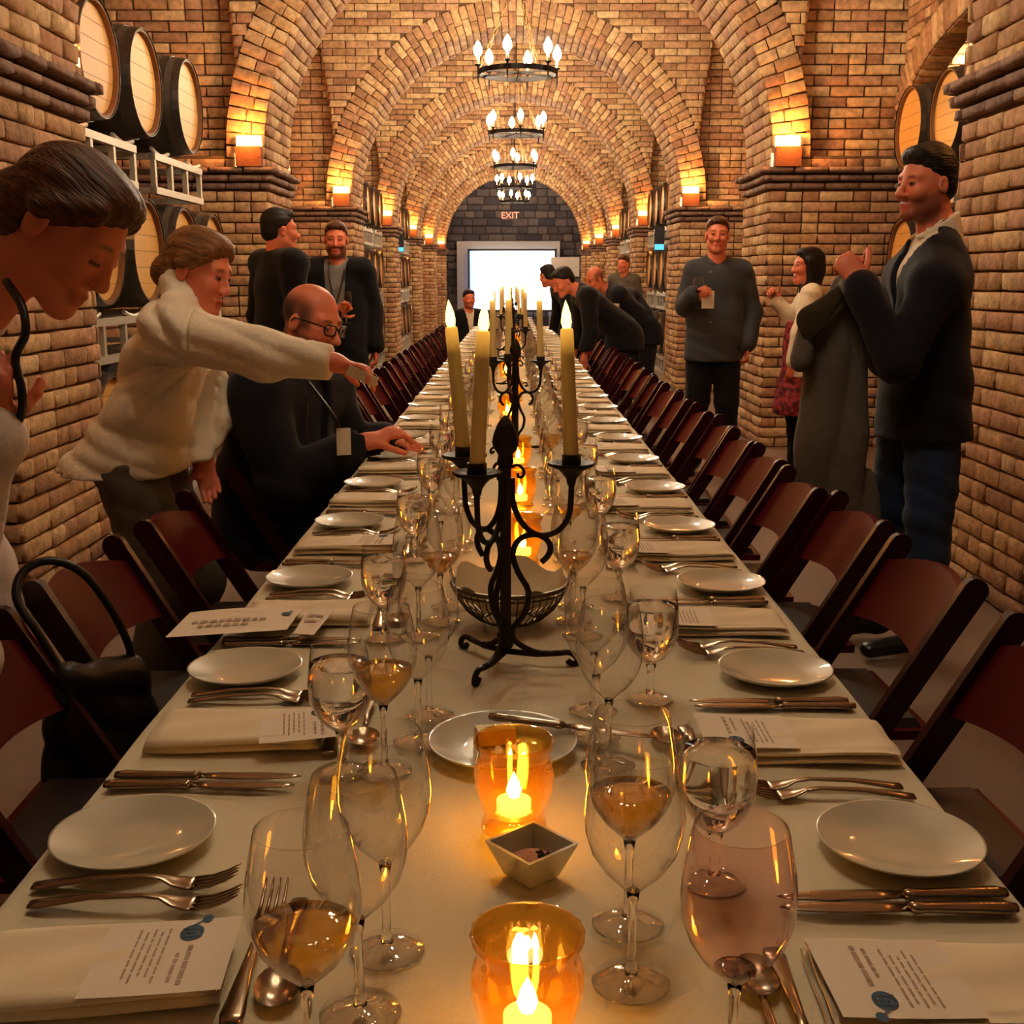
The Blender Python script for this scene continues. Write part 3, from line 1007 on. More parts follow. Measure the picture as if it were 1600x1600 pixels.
def card_meshes(w, h):
    def sheet(curl):
        mb = MB(); n = 8; vs = []; fs = []
        for i in range(n + 1):
            for j in (0, 1):
                y = (i / n - .5) * h
                vs.append(((j - .5) * w, y, curl * ((i / n) ** 2) + .0006))
        for i in range(n): fs.append((2 * i, 2 * i + 1, 2 * i + 3, 2 * i + 2))
        return mb.add(vs, fs)
    paper = part(sheet(.004), 'sheet', M_PAPER, False)
    tx = MB()
    def z_(y): return .004 * ((y / h + .5) ** 2) + .0011
    r = random.Random(3)
    def line(y, x0, x1, t):
        x = x0
        while x < x1 - .004:
            l = min(r.uniform(.006, .016), x1 - x)
            tx.add([(x, y - t, z_(y - t)), (x + l, y - t, z_(y - t)), (x + l, y + t, z_(y + t)), (x, y + t, z_(y + t))], [(0, 1, 2, 3)])
            x += l + .0025
    line(h * .18, -w * .12, w * .40, .0022); line(h * .10, -w * .02, w * .40, .0016)
    for k in range(5): line(-h * (.02 + .055 * k), -w * (.38 - .04 * (k % 2)), w * (.36 - .05 * (k % 3)), .0010)
    text = part(tx, 'printed_text', M_INK, False)
    lg = MB()
    def disc(cx, cy, rx, ry, ri=0.0, n=20):
        vs = []; fs = []
        for j in range(n):
            a = 2 * PI * j / n
            for k in (ri, 1.0):
                y = cy + ry * k * math.sin(a); vs.append((cx + rx * k * math.cos(a), y, z_(y) + .0002))
        for j in range(n):
            k = (j + 1) % n; fs.append((2 * j, 2 * j + 1, 2 * k + 1, 2 * k))
        lg.add(vs, fs)
    disc(-w * .30, h * .15, .0125, .0105, .62); disc(-w * .30, h * .15, .0060, .0050, .3)
    for a in (-.006, .0, .006): lg.add([(-w * .30 + a - .0012, h * .15 - .009, z_(h * .1) + .0006), (-w * .30 + a + .0012, h * .15 - .009, z_(h * .1) + .0006), (-w * .30 + a + .0012, h * .15 + .009, z_(h * .2) + .0006), (-w * .30 + a - .0012, h * .15 + .009, z_(h * .2) + .0006)], [(0, 1, 2, 3)])
    lg.add([(-w * .30 - .013, h * .15 + .003, z_(h * .15) + .0006), (-w * .30 - .010, h * .15 - .003, z_(h * .15) + .0006), (-w * .30 - .019, h * .15 + .006, z_(h * .2) + .0006), (-w * .30 - .021, h * .15 + .010, z_(h * .2) + .0006)], [(0, 1, 2, 3)])
    disc(-w * .30 - .022, h * .15 + .010, .0065, .0050)
    logo = part(lg, 'printed_logo', M_LOGO, False)
    return [('sheet', paper), ('printed_text', text), ('printed_logo', logo)]
CARD = card_meshes(.112, .118)

SIDE = {1: ('right', PI / 2), -1: ('left', -PI / 2)}
def W(sd, c, lx, ly, z=0.0):
    """place-setting coordinates (right hand of the diner, distance in from the table edge) to the room"""
    return (sd * (.5 - ly), c + sd * lx, TZ + .002 + z)
NSET = 26
C0 = {1: .875, -1: .905}; PITCH_S = {1: .532, -1: .545}
for sd in (1, -1):
    side, rz = SIDE[sd]
    for k in range(NSET):
        c = C0[sd] + PITCH_S[sd] * k
        if c > 14.9: break
        j = lambda a: rnd.uniform(-a, a)
        who = '%s place on the %s side' % (ORD[k], side)
        ptx = -.262 if sd > 0 else -.25
        if not (sd > 0 and k == 0):
            single('bread_plate', PLATE, W(sd, c, ptx + j(.01), .092 + j(.006)), j(1), 'pale china bread plate at the ' + who, 'plate', 'bread plates along the table', )
        else:
            single('bread_plate', PLATE, W(sd, c, ptx, .09), 0, 'pale china bread plate at the ' + who, 'plate', 'bread plates along the table')
        nl = .130 + j(.01)
        a = j(.05)
        if sd < 0 and k == 0: a = .12
        single('napkin', NAPKINS[k % 4], W(sd, c, j(.008), nl), rz + a, 'folded white napkin at the ' + who, 'napkin', 'folded napkins along the table')
        if k < 17 and not (sd < 0 and k == 2):
            t = multi('menu_card', CARD, W(sd, c, .004 + j(.01), nl + (.075 if k else .06) + j(.02), .0205), rz + a + j(.14), 'printed menu card lying on the napkin at the ' + who, 'menu card', 'menu cards on the napkins')
        if k < 15:
            for q in (0, 1):
                multi('table_knife', [('handle', K_HANDLE), ('blade', K_BLADE)], W(sd, c, .138 + .024 * q + j(.003), .018 + j(.006)), rz + j(.02) + (.05 * q if sd > 0 and k == 0 else 0), '%s knife at the %s' % (('inner', 'outer')[q], who), 'knife', 'knives along the table')
                multi('table_fork', [('handle', F_HANDLE), ('tines', F_TINES)], W(sd, c, -.118 - .030 * q + j(.003), .028 + j(.008)), rz + j(.04), '%s fork at the %s' % (('inner', 'outer')[q], who), 'fork', 'forks along the table')
            multi('dessert_spoon', [('handle', S_HANDLE), ('spoon_bowl', S_BOWL)], W(sd, c, -.125, .292 + j(.004)), rz - PI / 2 + j(.08), 'dessert spoon above the napkin at the ' + who, 'spoon', 'dessert spoons along the table')
            multi('dessert_fork', [('handle', F_HANDLE), ('tines', F_TINES)], W(sd, c, .07, .266 + j(.004)), rz + PI / 2 + j(.08), 'dessert fork above the napkin at the ' + who, 'fork', 'dessert forks along the table')
        # glasses
        if sd < 0: gl = [(.112 if k else .142, .345), (.020 if k else .050, .374), (-.072 if k else -.042, .384)]; wt = (.12, .285)
        else: gl = [(-.052, .380), (.042, .388), (.136, .384)]; wt = (.186, .296)
        if sd > 0 and k == 0: gl = [(-.105, .336), (.022, .398), (.114, .388)]; wt = (.190, .300)
        wine = {(-1, 0, 0): W_AMBER, (-1, 1, 0): W_AMBER, (-1, 2, 1): W_AMBER2, (1, 0, 2): W_AMBER, (1, 2, 1): W_AMBER2, (-1, 4, 0): W_AMBER2, (1, 5, 0): W_AMBER, (-1, 7, 1): W_AMBER, (1, 8, 2): W_AMBER2, (1, 3, 0): W_AMBER2}
        for q, (lx, ly) in enumerate(gl):
            ms = [('foot', G_FOOT), ('stem', G_STEM), ('bowl', G_BOWL)]
            look = 'empty wine glass'
            wv = wine.get((sd, k, q))
            if wv: ms.append(('wine', wv)); look = 'wine glass holding white wine'
            if sd > 0 and k == 0 and q == 0:
                ms = [('foot', G_FOOT), ('stem', G_STEM), ('bowl', G_BOWL_R), ('wine', W_RED)]; look = 'rose tinted wine glass with red dregs'
            multi('wine_glass', ms, W(sd, c, lx + j(.003), ly + j(.004)), j(3), ('%s, %s of three at the %s' % (look, ('first', 'second', 'third')[q], who)) if 'rose' not in look else look + ' nearest the viewer', 'wine glass', 'wine glasses along the table')
        if not (sd < 0 and k == 0): multi('water_goblet', [('foot', H_FOOT), ('stem', H_STEM), ('bowl', H_BOWL), ('water', H_WATER)], W(sd, c, wt[0] + j(.006), wt[1] + j(.006)), j(3), 'water goblet filled with water at the ' + who, 'goblet', 'water goblets along the table')

# ------------------------------------------------------------------ candelabra and candles
M_WAX = mat('ivory_wax', (244, 220, 150), rough=0.5)
_nt = M_WAX.node_tree; _b = _nt.nodes['Principled BSDF']
_tc = _nt.nodes.new('ShaderNodeTexCoord'); _sp = _nt.nodes.new('ShaderNodeSeparateXYZ'); _mr = _nt.nodes.new('ShaderNodeMapRange')
_nt.links.new(_tc.outputs['Generated'], _sp.inputs[0]); _nt.links.new(_sp.outputs['Z'], _mr.inputs['Value'])
_mr.inputs['From Min'].default_value = .80; _mr.inputs['From Max'].default_value = 1.0; _mr.inputs['To Max'].default_value = .7
_b.inputs['Emission Color'].default_value = (1.0, .45, .06, 1); _nt.links.new(_mr.outputs[0], _b.inputs['Emission Strength'])   # the lit tip of the LED candle
M_FLAME = emit('led_flame', (1.0, 0.70, 0.10), CANDLE_POWER)
def make_candelabrum():
    t = thing('candelabrum', 'x', 'candelabrum')
    p = MB(); p.bar((0, 0, .045), (0, 0, .335), .017, .017, up=(1, 0, 0)); p.lathe([(.0, .02), (.012, .03), (.014, .05), (.009, .06)], 10)
    p.build('post', M_IRON, t)
    MB().lathe([(.009, .318), (.013, .325), (.011, .336), (.018, .346), (.0205, .355), (.0185, .367), (.013, .382), (.006, .393), (.0, .397)], 14).build('finial', M_IRON, t, smooth=True)
    for k in range(3):
        a = math.radians([-4, 131, 246][k]); ca, sa = math.cos(a), math.sin(a)
        def P(r, z): return (ca * r, sa * r, z)
        # leg: S-scroll from the arm down to the curled foot
        MB().tube(curve_pts([P(.056, .168), P(.066, .178), P(.070, .192), P(.062, .206), P(.044, .212), P(.022, .204), P(.011, .180), P(.020, .150), P(.036, .120), P(.030, .085), P(.012, .060), P(.014, .040), P(.045, .022), P(.080, .020), P(.100, .022), P(.112, .014), P(.113, .005), P(.103, .0045), P(.098, .009)], 70), .0048, 8).build('leg', M_IRON, t, smooth=True)
        MB().tube([P(.0, .022), P(.05, .018), P(.085, .0205)], .005, 8).build('foot_bar', M_IRON, t, smooth=True)
        # arm: curves down from the post, out and up under the drip plate
        arm = MB().tube(curve_pts([P(.010, .300), P(.012, .262), P(.024, .232), P(.048, .212), P(.078, .216), P(.097, .240), P(.101, .275), P(.101, .300)], 40), .0046, 8).build('arm', M_IRON, t, smooth=True)
        MB().tube(curve_pts([P(.008, .317), P(.020, .320), P(.028, .312), P(.027, .303), P(.020, .302), P(.019, .308)], 18), .0026, 6).build('curl', M_IRON, t, smooth=True)
        c = (ca * .101, sa * .101, 0)
        MB().lathe([(.006, .290), (.008, .300), (.014, .308), (.020, .314), (.0355, .321), (.037, .325), (.034, .3255), (.020, .320), (.0, .319)], 24, c).build('drip_plate', M_IRON, arm, smooth=True)
        MB().lathe([(.0135, .318), (.0145, .322), (.0145, .338), (.0125, .338), (.0125, .322)], 14, c).build('socket', M_IRON, arm, smooth=True)
    return t
CANDLE_ME = part(MB().lathe([(.0, .0), (.0118, .0), (.0116, .02), (.0100, .20), (.0092, .206), (.006, .2075), (.0, .208)], 16), 'wax', M_WAX)
FLAME_ME = part(MB().lathe([(.0, .205), (.006, .208), (.0078, .216), (.0066, .228), (.0032, .240), (.0, .249)], 12), 'flame', M_FLAME)
CAND = make_candelabrum()
CAND_POS = [(-.010, 1.745, 0.0), (.012, 4.07, -.45), (-.015, 6.55, .5), (.01, 9.0, 1.2), (0, 11.4, .3), (0, 13.8, .9)]
for i, (x, y, rz) in enumerate(CAND_POS):
    o = CAND if i == 0 else copy_tree(CAND)
    o.location = (x, y, TZ + .0015); o.rotation_euler = (0, 0, rz)
    tag(o, 'black wrought iron three-armed candelabrum, %s from the viewer' % ORD[i], 'candelabrum', 'iron candelabra down the table')
    for k in range(3):
        a = math.radians([-4, 131, 246][k]) + rz
        t = thing('taper_candle', 'ivory taper candle with a glowing tip, %s arm of the %s candelabrum' % (['right', 'back', 'front'][k], ORD[i]), 'candle', (x + math.cos(a) * .101, y + math.sin(a) * .101, TZ + .322), 0, 'ivory taper candles on the candelabra')
        tilt = [(-.0, -.045), (.02, -.09), (-.01, .05)][k] if i == 0 else (rnd.uniform(-.03, .03), rnd.uniform(-.04, .04))
        t.rotation_euler = (tilt[0], tilt[1], 0)
        for pn, me in (('wax', CANDLE_ME), ('flame', FLAME_ME)): link(bpy.data.objects.new(pn, me), t)

# ------------------------------------------------------------------ votives, basket, butter plate, salt dish
M_AMBER = thin_glass('amber_glass', (1.0, 0.76, 0.28), base=.05, rough=.03, diffuse=((1.0, .42, .02), .045))
M_TEA = emit('tea_light_flame', (1.0, 0.62, 0.20), VOTIVE_POWER)
M_TEAWAX = emit('lit_tea_wax', (1.0, .62, .20), 12.0)
VP = [(.0, .004), (.030, .004), (.034, .001), (.037, .004), (.035, .012), (.031, .017), (.036, .030), (.042, .050), (.0435, .066), (.0405, .082), (.0385, .090), (.0425, .098), (.0445, .104), (.044, .1065), (.0415, .105), (.0365, .092), (.0405, .064), (.038, .046), (.030, .022), (.0, .020)]
def votive_mesh():
    mb = MB(); n = 40; vs = []; fs = []
    for (r, z) in VP:
        for j in range(n):
            a = 2 * PI * j / n
            k = 1 + (.035 * math.cos(a * 10) if .028 < z < .088 else 0) + (.012 * math.cos(a * 20) if z >= .095 else 0)
            vs.append((r * k * math.cos(a), r * k * math.sin(a), z))
    for i in range(len(VP) - 1):
        for j in range(n):
            k = (j + 1) % n; fs.append((i * n + j, i * n + k, (i + 1) * n + k, (i + 1) * n + j))
    return part(mb.add(vs, fs), 'cup', M_AMBER)
VOT = votive_mesh()
TEAB = part(MB().lathe([(.0, .0), (.0185, .0), (.019, .013), (.0, .0135)], 20), 'wax', M_TEAWAX)
TEAF = part(MB().lathe([(.0, .0135), (.006, .017), (.0085, .024), (.006, .034), (.0, .046)], 12), 'flame', M_TEA)
VOT_POS = [(.012, .805), (.002, 1.185), (.022, 2.40), (.022, 3.02), (.020, 3.66), (-.02, 5.0), (.015, 5.75), (-.04, 7.3), (.02, 8.1), (.0, 9.9), (.03, 10.6), (.0, 12.4), (.02, 13.1)]
for i, (x, y) in enumerate(VOT_POS):
    single('votive_holder', VOT, (x, y, TZ + .002), rnd.uniform(0, 3), 'ribbed amber glass votive holder, %s from the viewer' % ORD[i], 'votive', 'amber votives down the table')
    t = thing('tea_light', 'burning tea light inside the %s amber votive' % ORD[i], 'tea light', (x, y, TZ + .024), 0, 'tea lights in the amber votives')
    for pn, me in (('wax', TEAB), ('flame', TEAF)): link(bpy.data.objects.new(pn, me), t)

M_WIRE = mat('basket_wire', (96, 84, 68), rough=.35, metal=.9)
bk = thing('wire_bread_basket', 'oval wire bread basket lined with white cloth behind the candelabrum', 'basket', (-.004, 1.985, TZ + .002))
BR = [(.045, .004), (.060, .008), (.080, .025), (.095, .048), (.102, .068)]
for k in range(44):
    a = 2 * PI * k / 44
    MB().tube([(math.cos(a) * r, math.sin(a) * r, z) for r, z in BR], .0013, 4).build('wire', M_WIRE, bk)
for r, z, w in ((.103, .070, .004), (.046, .003, .003), (.1005, .060, .002)):
    MB().tube([(math.cos(2 * PI * j / 48) * r, math.sin(2 * PI * j / 48) * r, z) for j in range(49)], w, 6).build('rim' if r > .1 else 'base_ring', M_WIRE, bk, smooth=True)
mb = MB(); vs = []; fs = []; n = 40
for i in range(9):
    r = i / 8
    for j in range(n):
        a = 2 * PI * j / n
        rr = .099 * r; z = .014 + .052 * r ** 2.2 + (.012 * math.sin(a * 5 + 1) * r * r if i > 5 else .004 * math.sin(a * 3 + i))
        if math.sin(a) > .2: z += .018 * r ** 3
        vs.append((rr * math.cos(a), rr * math.sin(a), z))
for i in range(8):
    for j in range(n):
        k = (j + 1) % n; fs.append((i * n + j, i * n + k, (i + 1) * n + k, (i + 1) * n + j))
ln = mb.add(vs, fs).build('basket_liner', M_NAPKIN, None, smooth=True)
ln.location = (-.004, 1.985, TZ + .003); tag(ln, 'white napkin lining the wire bread basket', 'napkin')

bp_ = single('butter_plate', PLATE, (-.012, 1.40, TZ + .002), 0, 'china plate with butter and a spreader behind the amber votive', 'plate', scale=(1.12, 1.12, 1.1))
M_BUTTER = mat('butter', (238, 206, 110), rough=.45)
b_ = MB().box((0, 0, .011), (.052, .026, .020), taper=.94).build('butter', M_BUTTER); b_.location = (-.022, 1.415, TZ + .008); b_.rotation_euler = (0, 0, .25)
tag(b_, 'pale yellow block of butter on the plate behind the votive', 'butter')
multi('butter_spreader', [('handle', K_HANDLE), ('blade', K_BLADE)], (-.03, 1.462, TZ + .020), -1.9, 'small butter spreader resting across the butter plate', 'knife')
t = thing('salt_dish', 'small square white china dish of salt in front of the amber votive', 'dish', (.020, 1.085, TZ + .002), .72)
d = MB()
o_, i_ = .034, .0305
vs = [(-.02, -.02, 0), (.02, -.02, 0), (.02, .02, 0), (-.02, .02, 0), (-o_, -o_, .036), (o_, -o_, .036), (o_, o_, .036), (-o_, o_, .036), (-i_, -i_, .036), (i_, -i_, .036), (i_, i_, .036), (-i_, i_, .036), (-.019, -.019, .008), (.019, -.019, .008), (.019, .019, .008), (-.019, .019, .008)]
fs = [(3, 2, 1, 0), (12, 13, 14, 15)]
for i in range(4):
    k = (i + 1) % 4
    fs += [(i, k, 4 + k, 4 + i), (4 + i, 4 + k, 8 + k, 8 + i), (8 + i, 8 + k, 12 + k, 12 + i)]
d.add(vs, fs).build('dish', M_PLATE, t)
M_SALT = mat('pink_salt', (225, 170, 140), rough=.7, var=.3, vscale=400, bump=.6, bscale=500)
MB().lathe([(.024, .016), (.018, .020), (.010, .024), (.0, .026)], 14).build('salt', M_SALT, t, smooth=True)
M_PEPPER = mat('peppercorn', (48, 26, 16), rough=.6)
for k in range(7):
    MB().lathe([(0, -.0028), (.0024, -.0014), (.0028, 0), (.0024, .0014), (0, .0028)], 8, (.006 + .008 * math.cos(k * 2.4) * (k / 7), -.010 + .006 * math.sin(k * 2.4), .024)).build('peppercorn', M_PEPPER, t, smooth=True)

# ------------------------------------------------------------------ barrels and racks
M_OAKBODY = mat('weathered_staves', (82, 70, 60), rough=.55, var=.25, vscale=5, stretch=(.4, 6, 6), bump=.2, bscale=40)
M_OAKHEAD = mat('oak_barrel_head', (226, 172, 92), rough=.5, var=.10, vscale=5, stretch=(6, 1, .4), bump=.1, bscale=30)
M_RIMWOOD = mat('oak_chime', (120, 80, 46), rough=.6, var=.2)
M_HOOP = mat('galvanised_hoop', (92, 88, 86), rough=.38, metal=.85, var=.2, vscale=30)
def barrel_r(u): return .288 + .046 * (1 - (2 * u - 1) ** 2)
def make_barrel():
    t = thing('wine_barrel', 'x', 'barrel')
    L_ = .93
    mb = MB(); n = 32; st = 12; vs = []; fs = []
    for i in range(st + 1):
        u = i / st
        for j in range(n):
            a = 2 * PI * j / n; r = barrel_r(u)
            vs.append((-u * L_, r * math.cos(a), r * math.sin(a)))
    for i in range(st):
        for j in range(n):
            k = (j + 1) % n; fs.append((i * n + j, (i + 1) * n + j, (i + 1) * n + k, i * n + k))
    fs.append(tuple(st * n + j for j in range(n)))
    mb.add(vs, fs).build('staves', M_OAKBODY, t, smooth=True)
    MB().lathe([(.289, .0), (.272, .0), (.266, -.028)], n, axis='x').build('chime', M_RIMWOOD, t, smooth=False)
    h = MB(); h.lathe([(.268, -.026), (.15, -.026), (.0005, -.026)], n, axis='x')
    # head boards: shallow joints between them
    ho = h.build('head', M_OAKHEAD, t)
    for k in range(5):
        z = -.18 + .09 * k; w = math.sqrt(.262 ** 2 - z * z)
        MB().box((-.0255, 0, z), (.0015, 2 * w, .0022)).build('board_joint', M_RIMWOOD, ho)
    for u in (.015, .11, .26, .74, .89, .985):
        w = .022 if u not in (.26, .74) else .018
        pr = [(barrel_r(max(0, u - w)) + .001, -(u - w) * L_), (barrel_r(u - w) + .004, -(u - w) * L_), (barrel_r(min(1, u + w)) + .004, -(u + w) * L_), (barrel_r(min(1, u + w)) + .001, -(u + w) * L_)]
        MB().lathe(pr, n, axis='x').build('hoop', M_HOOP, t, smooth=False)
    return t
M_RACK = mat('painted_rack_steel', (200, 190, 172), rough=.45, metal=.3, var=.1)
def make_rack():
    t = thing('barrel_rack', 'x', 'rack')
    Lr, H, D = 1.06, .235, .74
    for x in (-.09, -.09 - D):
        for z in (0.02, H - .02):
            MB().bar((x, -Lr / 2, z), (x, Lr / 2, z), .04, .04).build('rail', M_RACK, t)
        for k in range(4):
            y = -Lr / 2 + .02 + (Lr - .04) * k / 3
            MB().bar((x, y, .02), (x, y, H - .02), .035, .03, up=(1, 0, 0)).build('upright', M_RACK, t)
    for y in (-Lr / 2 + .02, Lr / 2 - .02):
        for z in (.02, H - .02):
            MB().bar((-.09, y, z), (-.09 - D, y, z), .04, .035).build('cross_rail', M_RACK, t)
    for x in (-.09, -.09 - D):
        for yc_ in (-.36, .36):
            pts = [(x, yc_ + s, H - .005 + .028 * abs(s / .17) ** 1.6) for s in (-.17, -.1, 0, .1, .17)]
            MB().tube(pts, .012, 6).build('cradle', M_RACK, t)
    return t
BAR = make_barrel(); RACK = make_rack(); fb = True; fr_ = True
def put_barrel(sd, x, y, z, label):
    global fb
    o = BAR if fb else copy_tree(BAR)
    fb = False
    o.location = (XSH + sd * x, y, z); o.rotation_euler = (0, rnd.uniform(-.01, .01), 0 if sd < 0 else PI)
    tag(o, label, 'barrel', 'oak wine barrels in the side bays')
def put_rack(sd, x, y, z, label):
    global fr_
    o = RACK if fr_ else copy_tree(RACK)
    fr_ = False
    o.location = (XSH + sd * x, y, z); o.rotation_euler = (0, 0, 0 if sd < 0 else PI)
    tag(o, label, 'rack', 'steel barrel racks')
TIERS = [('top', 2.455, 1.862), ('middle', 1.520, .928), ('bottom', .588, .0)]
for nm, z, zr in TIERS:
    ys = [6.15, 6.90, 7.82] if nm == 'top' else [6.05, 6.78, 7.56, 8.28]
    for i, y in enumerate(ys):
        put_barrel(-1, 2.13, y, z, 'oak wine barrel, %s of the %s tier in the near left bay' % (ORD[i], nm))
    for i, y in enumerate((6.22, 7.62)):
        put_rack(-1, 2.09, y, zr, 'pale steel barrel rack under the %s tier, %s in the near left bay' % (nm, ORD[i]))
    for i, y in enumerate([6.5, 7.3, 8.12, 8.86]):
        put_barrel(1, 2.86, y, z - .0, 'oak wine barrel, %s of the %s tier in the near right bay' % (ORD[i], nm))
    for i, y in enumerate((6.9, 8.46)):
        put_rack(1, 2.82, y, zr, 'pale steel barrel rack under the %s tier, %s in the near right bay' % (nm, ORD[i]))
for n, nb in ((3, 5), (4, 5)):
    for sd in (-1, 1):
        for nm, z, zr in TIERS:
            for i in range(nb):
                put_barrel(sd, 2.14, yf(n) + .42 + .76 * i, z, 'oak wine barrel, %s of the %s tier in the %s bay on the %s' % (ORD[i], nm, ORD[n - 1], 'left' if sd < 0 else 'right'))
            for i in range(3):
                put_rack(sd, 2.10, yf(n) + (.80, 2.08, 3.38)[i], zr, 'steel barrel rack, %s under the %s tier in the %s bay on the %s' % (ORD[i], nm, ORD[n - 1], 'left' if sd < 0 else 'right'))

# ------------------------------------------------------------------ far end: screen, panel, exit sign, board
M_FRAMEDARK = mat('screen_frame', (26, 30, 40), rough=.5)
M_PANEL = mat('grey_panel', (150, 148, 150), rough=.7, var=.06)
m, nt, b, out = nodes_of('projected_slide')
nt.nodes.remove(b)
tc = nt.nodes.new('ShaderNodeTexCoord'); sp = nt.nodes.new('ShaderNodeSeparateXYZ')
nt.links.new(tc.outputs['Generated'], sp.inputs[0])
rp = nt.nodes.new('ShaderNodeValToRGB')
rp.color_ramp.elements[0].position = .0; rp.color_ramp.elements[0].color = (.28, .42, .95, 1)
rp.color_ramp.elements[1].position = .18; rp.color_ramp.elements[1].color = (1, 1, 1, 1)
e_ = rp.color_ramp.elements.new(.07); e_.color = (.45, .62, 1, 1)
nt.links.new(sp.outputs['X'], rp.inputs['Fac'])
em = nt.nodes.new('ShaderNodeEmission'); em.inputs['Strength'].default_value = SCREEN_POWER
nt.links.new(rp.outputs['Color'], em.inputs['Color']); nt.links.new(em.outputs[0], out.inputs['Surface'])
M_SLIDE = m
YS = YW - .35
p0, p1 = at(734, 392, YS), at(866, 484, YS)
t = thing('projection_screen', 'bright white and blue projection screen at the far end of the aisle', 'screen', ((p0.x + p1.x) / 2, YS, 0))
w_, h_, zc_ = p1.x - p0.x, p0.z - p1.z, (p0.z + p1.z) / 2
MB().box((0, 0, zc_), (w_, .02, h_)).build('screen_surface', M_SLIDE, t)
f = MB()
for sx in (-1, 1): f.box((sx * (w_ / 2 + .03), 0, zc_), (.06, .05, h_ + .1))
f.box((0, 0, zc_ + h_ / 2 + .03), (w_ + .12, .05, .06)); f.box((0, 0, zc_ - h_ / 2 - .03), (w_ + .12, .05, .06))
f.build('frame', M_FRAMEDARK, t)
for sx in (-1, 1): MB().box((sx * w_ * .4, .02, (zc_ - h_ / 2) / 2), (.06, .06, zc_ - h_ / 2)).build('stand_leg', M_FRAMEDARK, t)
q0, q1 = at(714, 377, YW - .05), at(874, 470, YW - .05)
s_ = MB(); s_.box(((q0.x + q1.x) / 2, YW - .14, (q0.z - .22)), (q1.x - q0.x, .12, .44))
for x in (q0.x + .16, q1.x - .16): s_.box((x, YW - .14, q0.z / 2 - .22), (.32, .10, q0.z - .44))
o = s_.build('chimney_surround', M_PANEL); tag(o, 'pale grey stone surround behind the projection screen', 'surround')
M_EXIT = emit('exit_letters', (1.0, .22, .12), 2.2)
ex = thing('exit_sign', 'small lit EXIT sign on the stone end wall', 'exit sign', (at(797, 337, YW - .06).x, YW - .10, at(797, 337, YW - .06).z))
MB().box((0, .03, 0), (.46, .06, .26)).build('sign_box', mat('exit_box', (70, 50, 50), rough=.6), ex)
tx = bpy.data.curves.new('exit_lettering', 'FONT'); tx.body = 'EXIT'; tx.size = .26; tx.align_x = 'CENTER'; tx.align_y = 'CENTER'; tx.extrude = .004
tx.materials.append(M_EXIT)
tmp = bpy.data.objects.new('lettering_curve', tx); me = bpy.data.meshes.new_from_object(tmp); bpy.data.objects.remove(tmp)
to = bpy.data.objects.new('lettering', me); link(to, ex); to.location = (0, -.008, 0); to.rotation_euler = (PI / 2, 0, 0)
b0, b1 = at(861, 402, 30.0), at(905, 432, 30.0)
t = thing('poster_board', 'white poster board on an easel beside the projection screen', 'board', ((b0.x + b1.x) / 2, 30.0, 0))
MB().box((0, 0, (b0.z + b1.z) / 2), (b1.x - b0.x, .02, b0.z - b1.z)).build('board', mat('poster_white', (205, 200, 196), rough=.7, var=.15, vscale=4), t)
for sx in (-1, 1): MB().bar((sx * .3, .02, 0), (sx * .12, .02, b0.z), .03, .03).build('easel_leg', M_FRAMEDARK, t)
M_BLUE = emit('blue_display', (.12, .55, 1.0), 1.3)
for sd, px, py, Y, lab in ((-1, 625, 386, 20.2, 'small blue lit display hanging by the fourth left pillar'), (1, 1030, 381, 15.2, 'small blue lit display hanging by the third right pillar')):
    c = at(px, py, Y)
    t = thing('hanging_display', lab, 'display', (c.x, c.y, c.z), 0)
    MB().box((0, 0, .06), (.13, .03, .30)).build('casing', M_FRAMEDARK, t)
    MB().box((0, -.018, -.04), (.12, .006, .07)).build('lit_panel', M_BLUE, t)
    MB().box((sd * .16, .0, .06), (.22, .02, .03)).build('bracket', M_FRAMEDARK, t)

# printed sheets on the third left place
def sheet(name, corners, z, label, lines=True):
    P = [at_z(px, py, TZ + z) for px, py in corners]
    c = sum(P, Vector()) / 4
    t = thing(name, label, 'menu card', tuple(c), 0, 'menu cards on the napkins')
    mb = MB(); n = 8; vs = []; fs = []
    Q = lambda u, v: (P[0] * (1 - u) + P[1] * u) * (1 - v) + (P[3] * (1 - u) + P[2] * u) * v - c
    for i in range(n + 1):
        for j in range(n + 1):
            q = Q(i / n, j / n); q.z += .006 * math.sin(i / n * 3) * (1 - j / n); vs.append(q)
    for i in range(n):
        for j in range(n): a = i * (n + 1) + j; fs.append((a, a + n + 1, a + n + 2, a + 1))
    mb.add(vs, fs).build('sheet', M_PAPER, t)
    tx = MB()
    for (v0, u0, u1) in ((.45, .12, .72), (.62, .2, .6)) if lines else ((.3, .2, .8), (.5, .2, .7)):
        u = u0
        while u < u1:
            du = rnd.uniform(.03, .07)
            qs = []
            for (a, b) in ((u, v0), (u + du, v0), (u + du, v0 + .10), (u, v0 + .10)):
                q = Q(a, b); q.z += .006 * math.sin(a * 3) * (1 - b) + .0012; qs.append(q)
            tx.add(qs, [(0, 1, 2, 3)]); u += du + .02
    tx.build('printed_text', M_INK, t)
    if lines:
        lg = MB()
        for (u, v, r) in ((.90, .30, .008), (.93, .22, .004)):
            vs = []
            for k in range(14):
                q = Q(u, v) + Vector((r * math.cos(k * PI / 7), r * math.sin(k * PI / 7), 0)); q.z += .0042; vs.append(q)
            lg.add(vs, [tuple(range(14))])
        lg.build('printed_logo', M_LOGO, t)
sheet('menu_sheet', [(297, 957), (472, 952), (448, 984), (258, 996)], .026, 'long white menu sheet overhanging the table edge on the left side')
sheet('menu_card', [(480, 954), (523, 953), (490, 992), (458, 990)], .024, 'small white card beside the long menu sheet on the left', False)
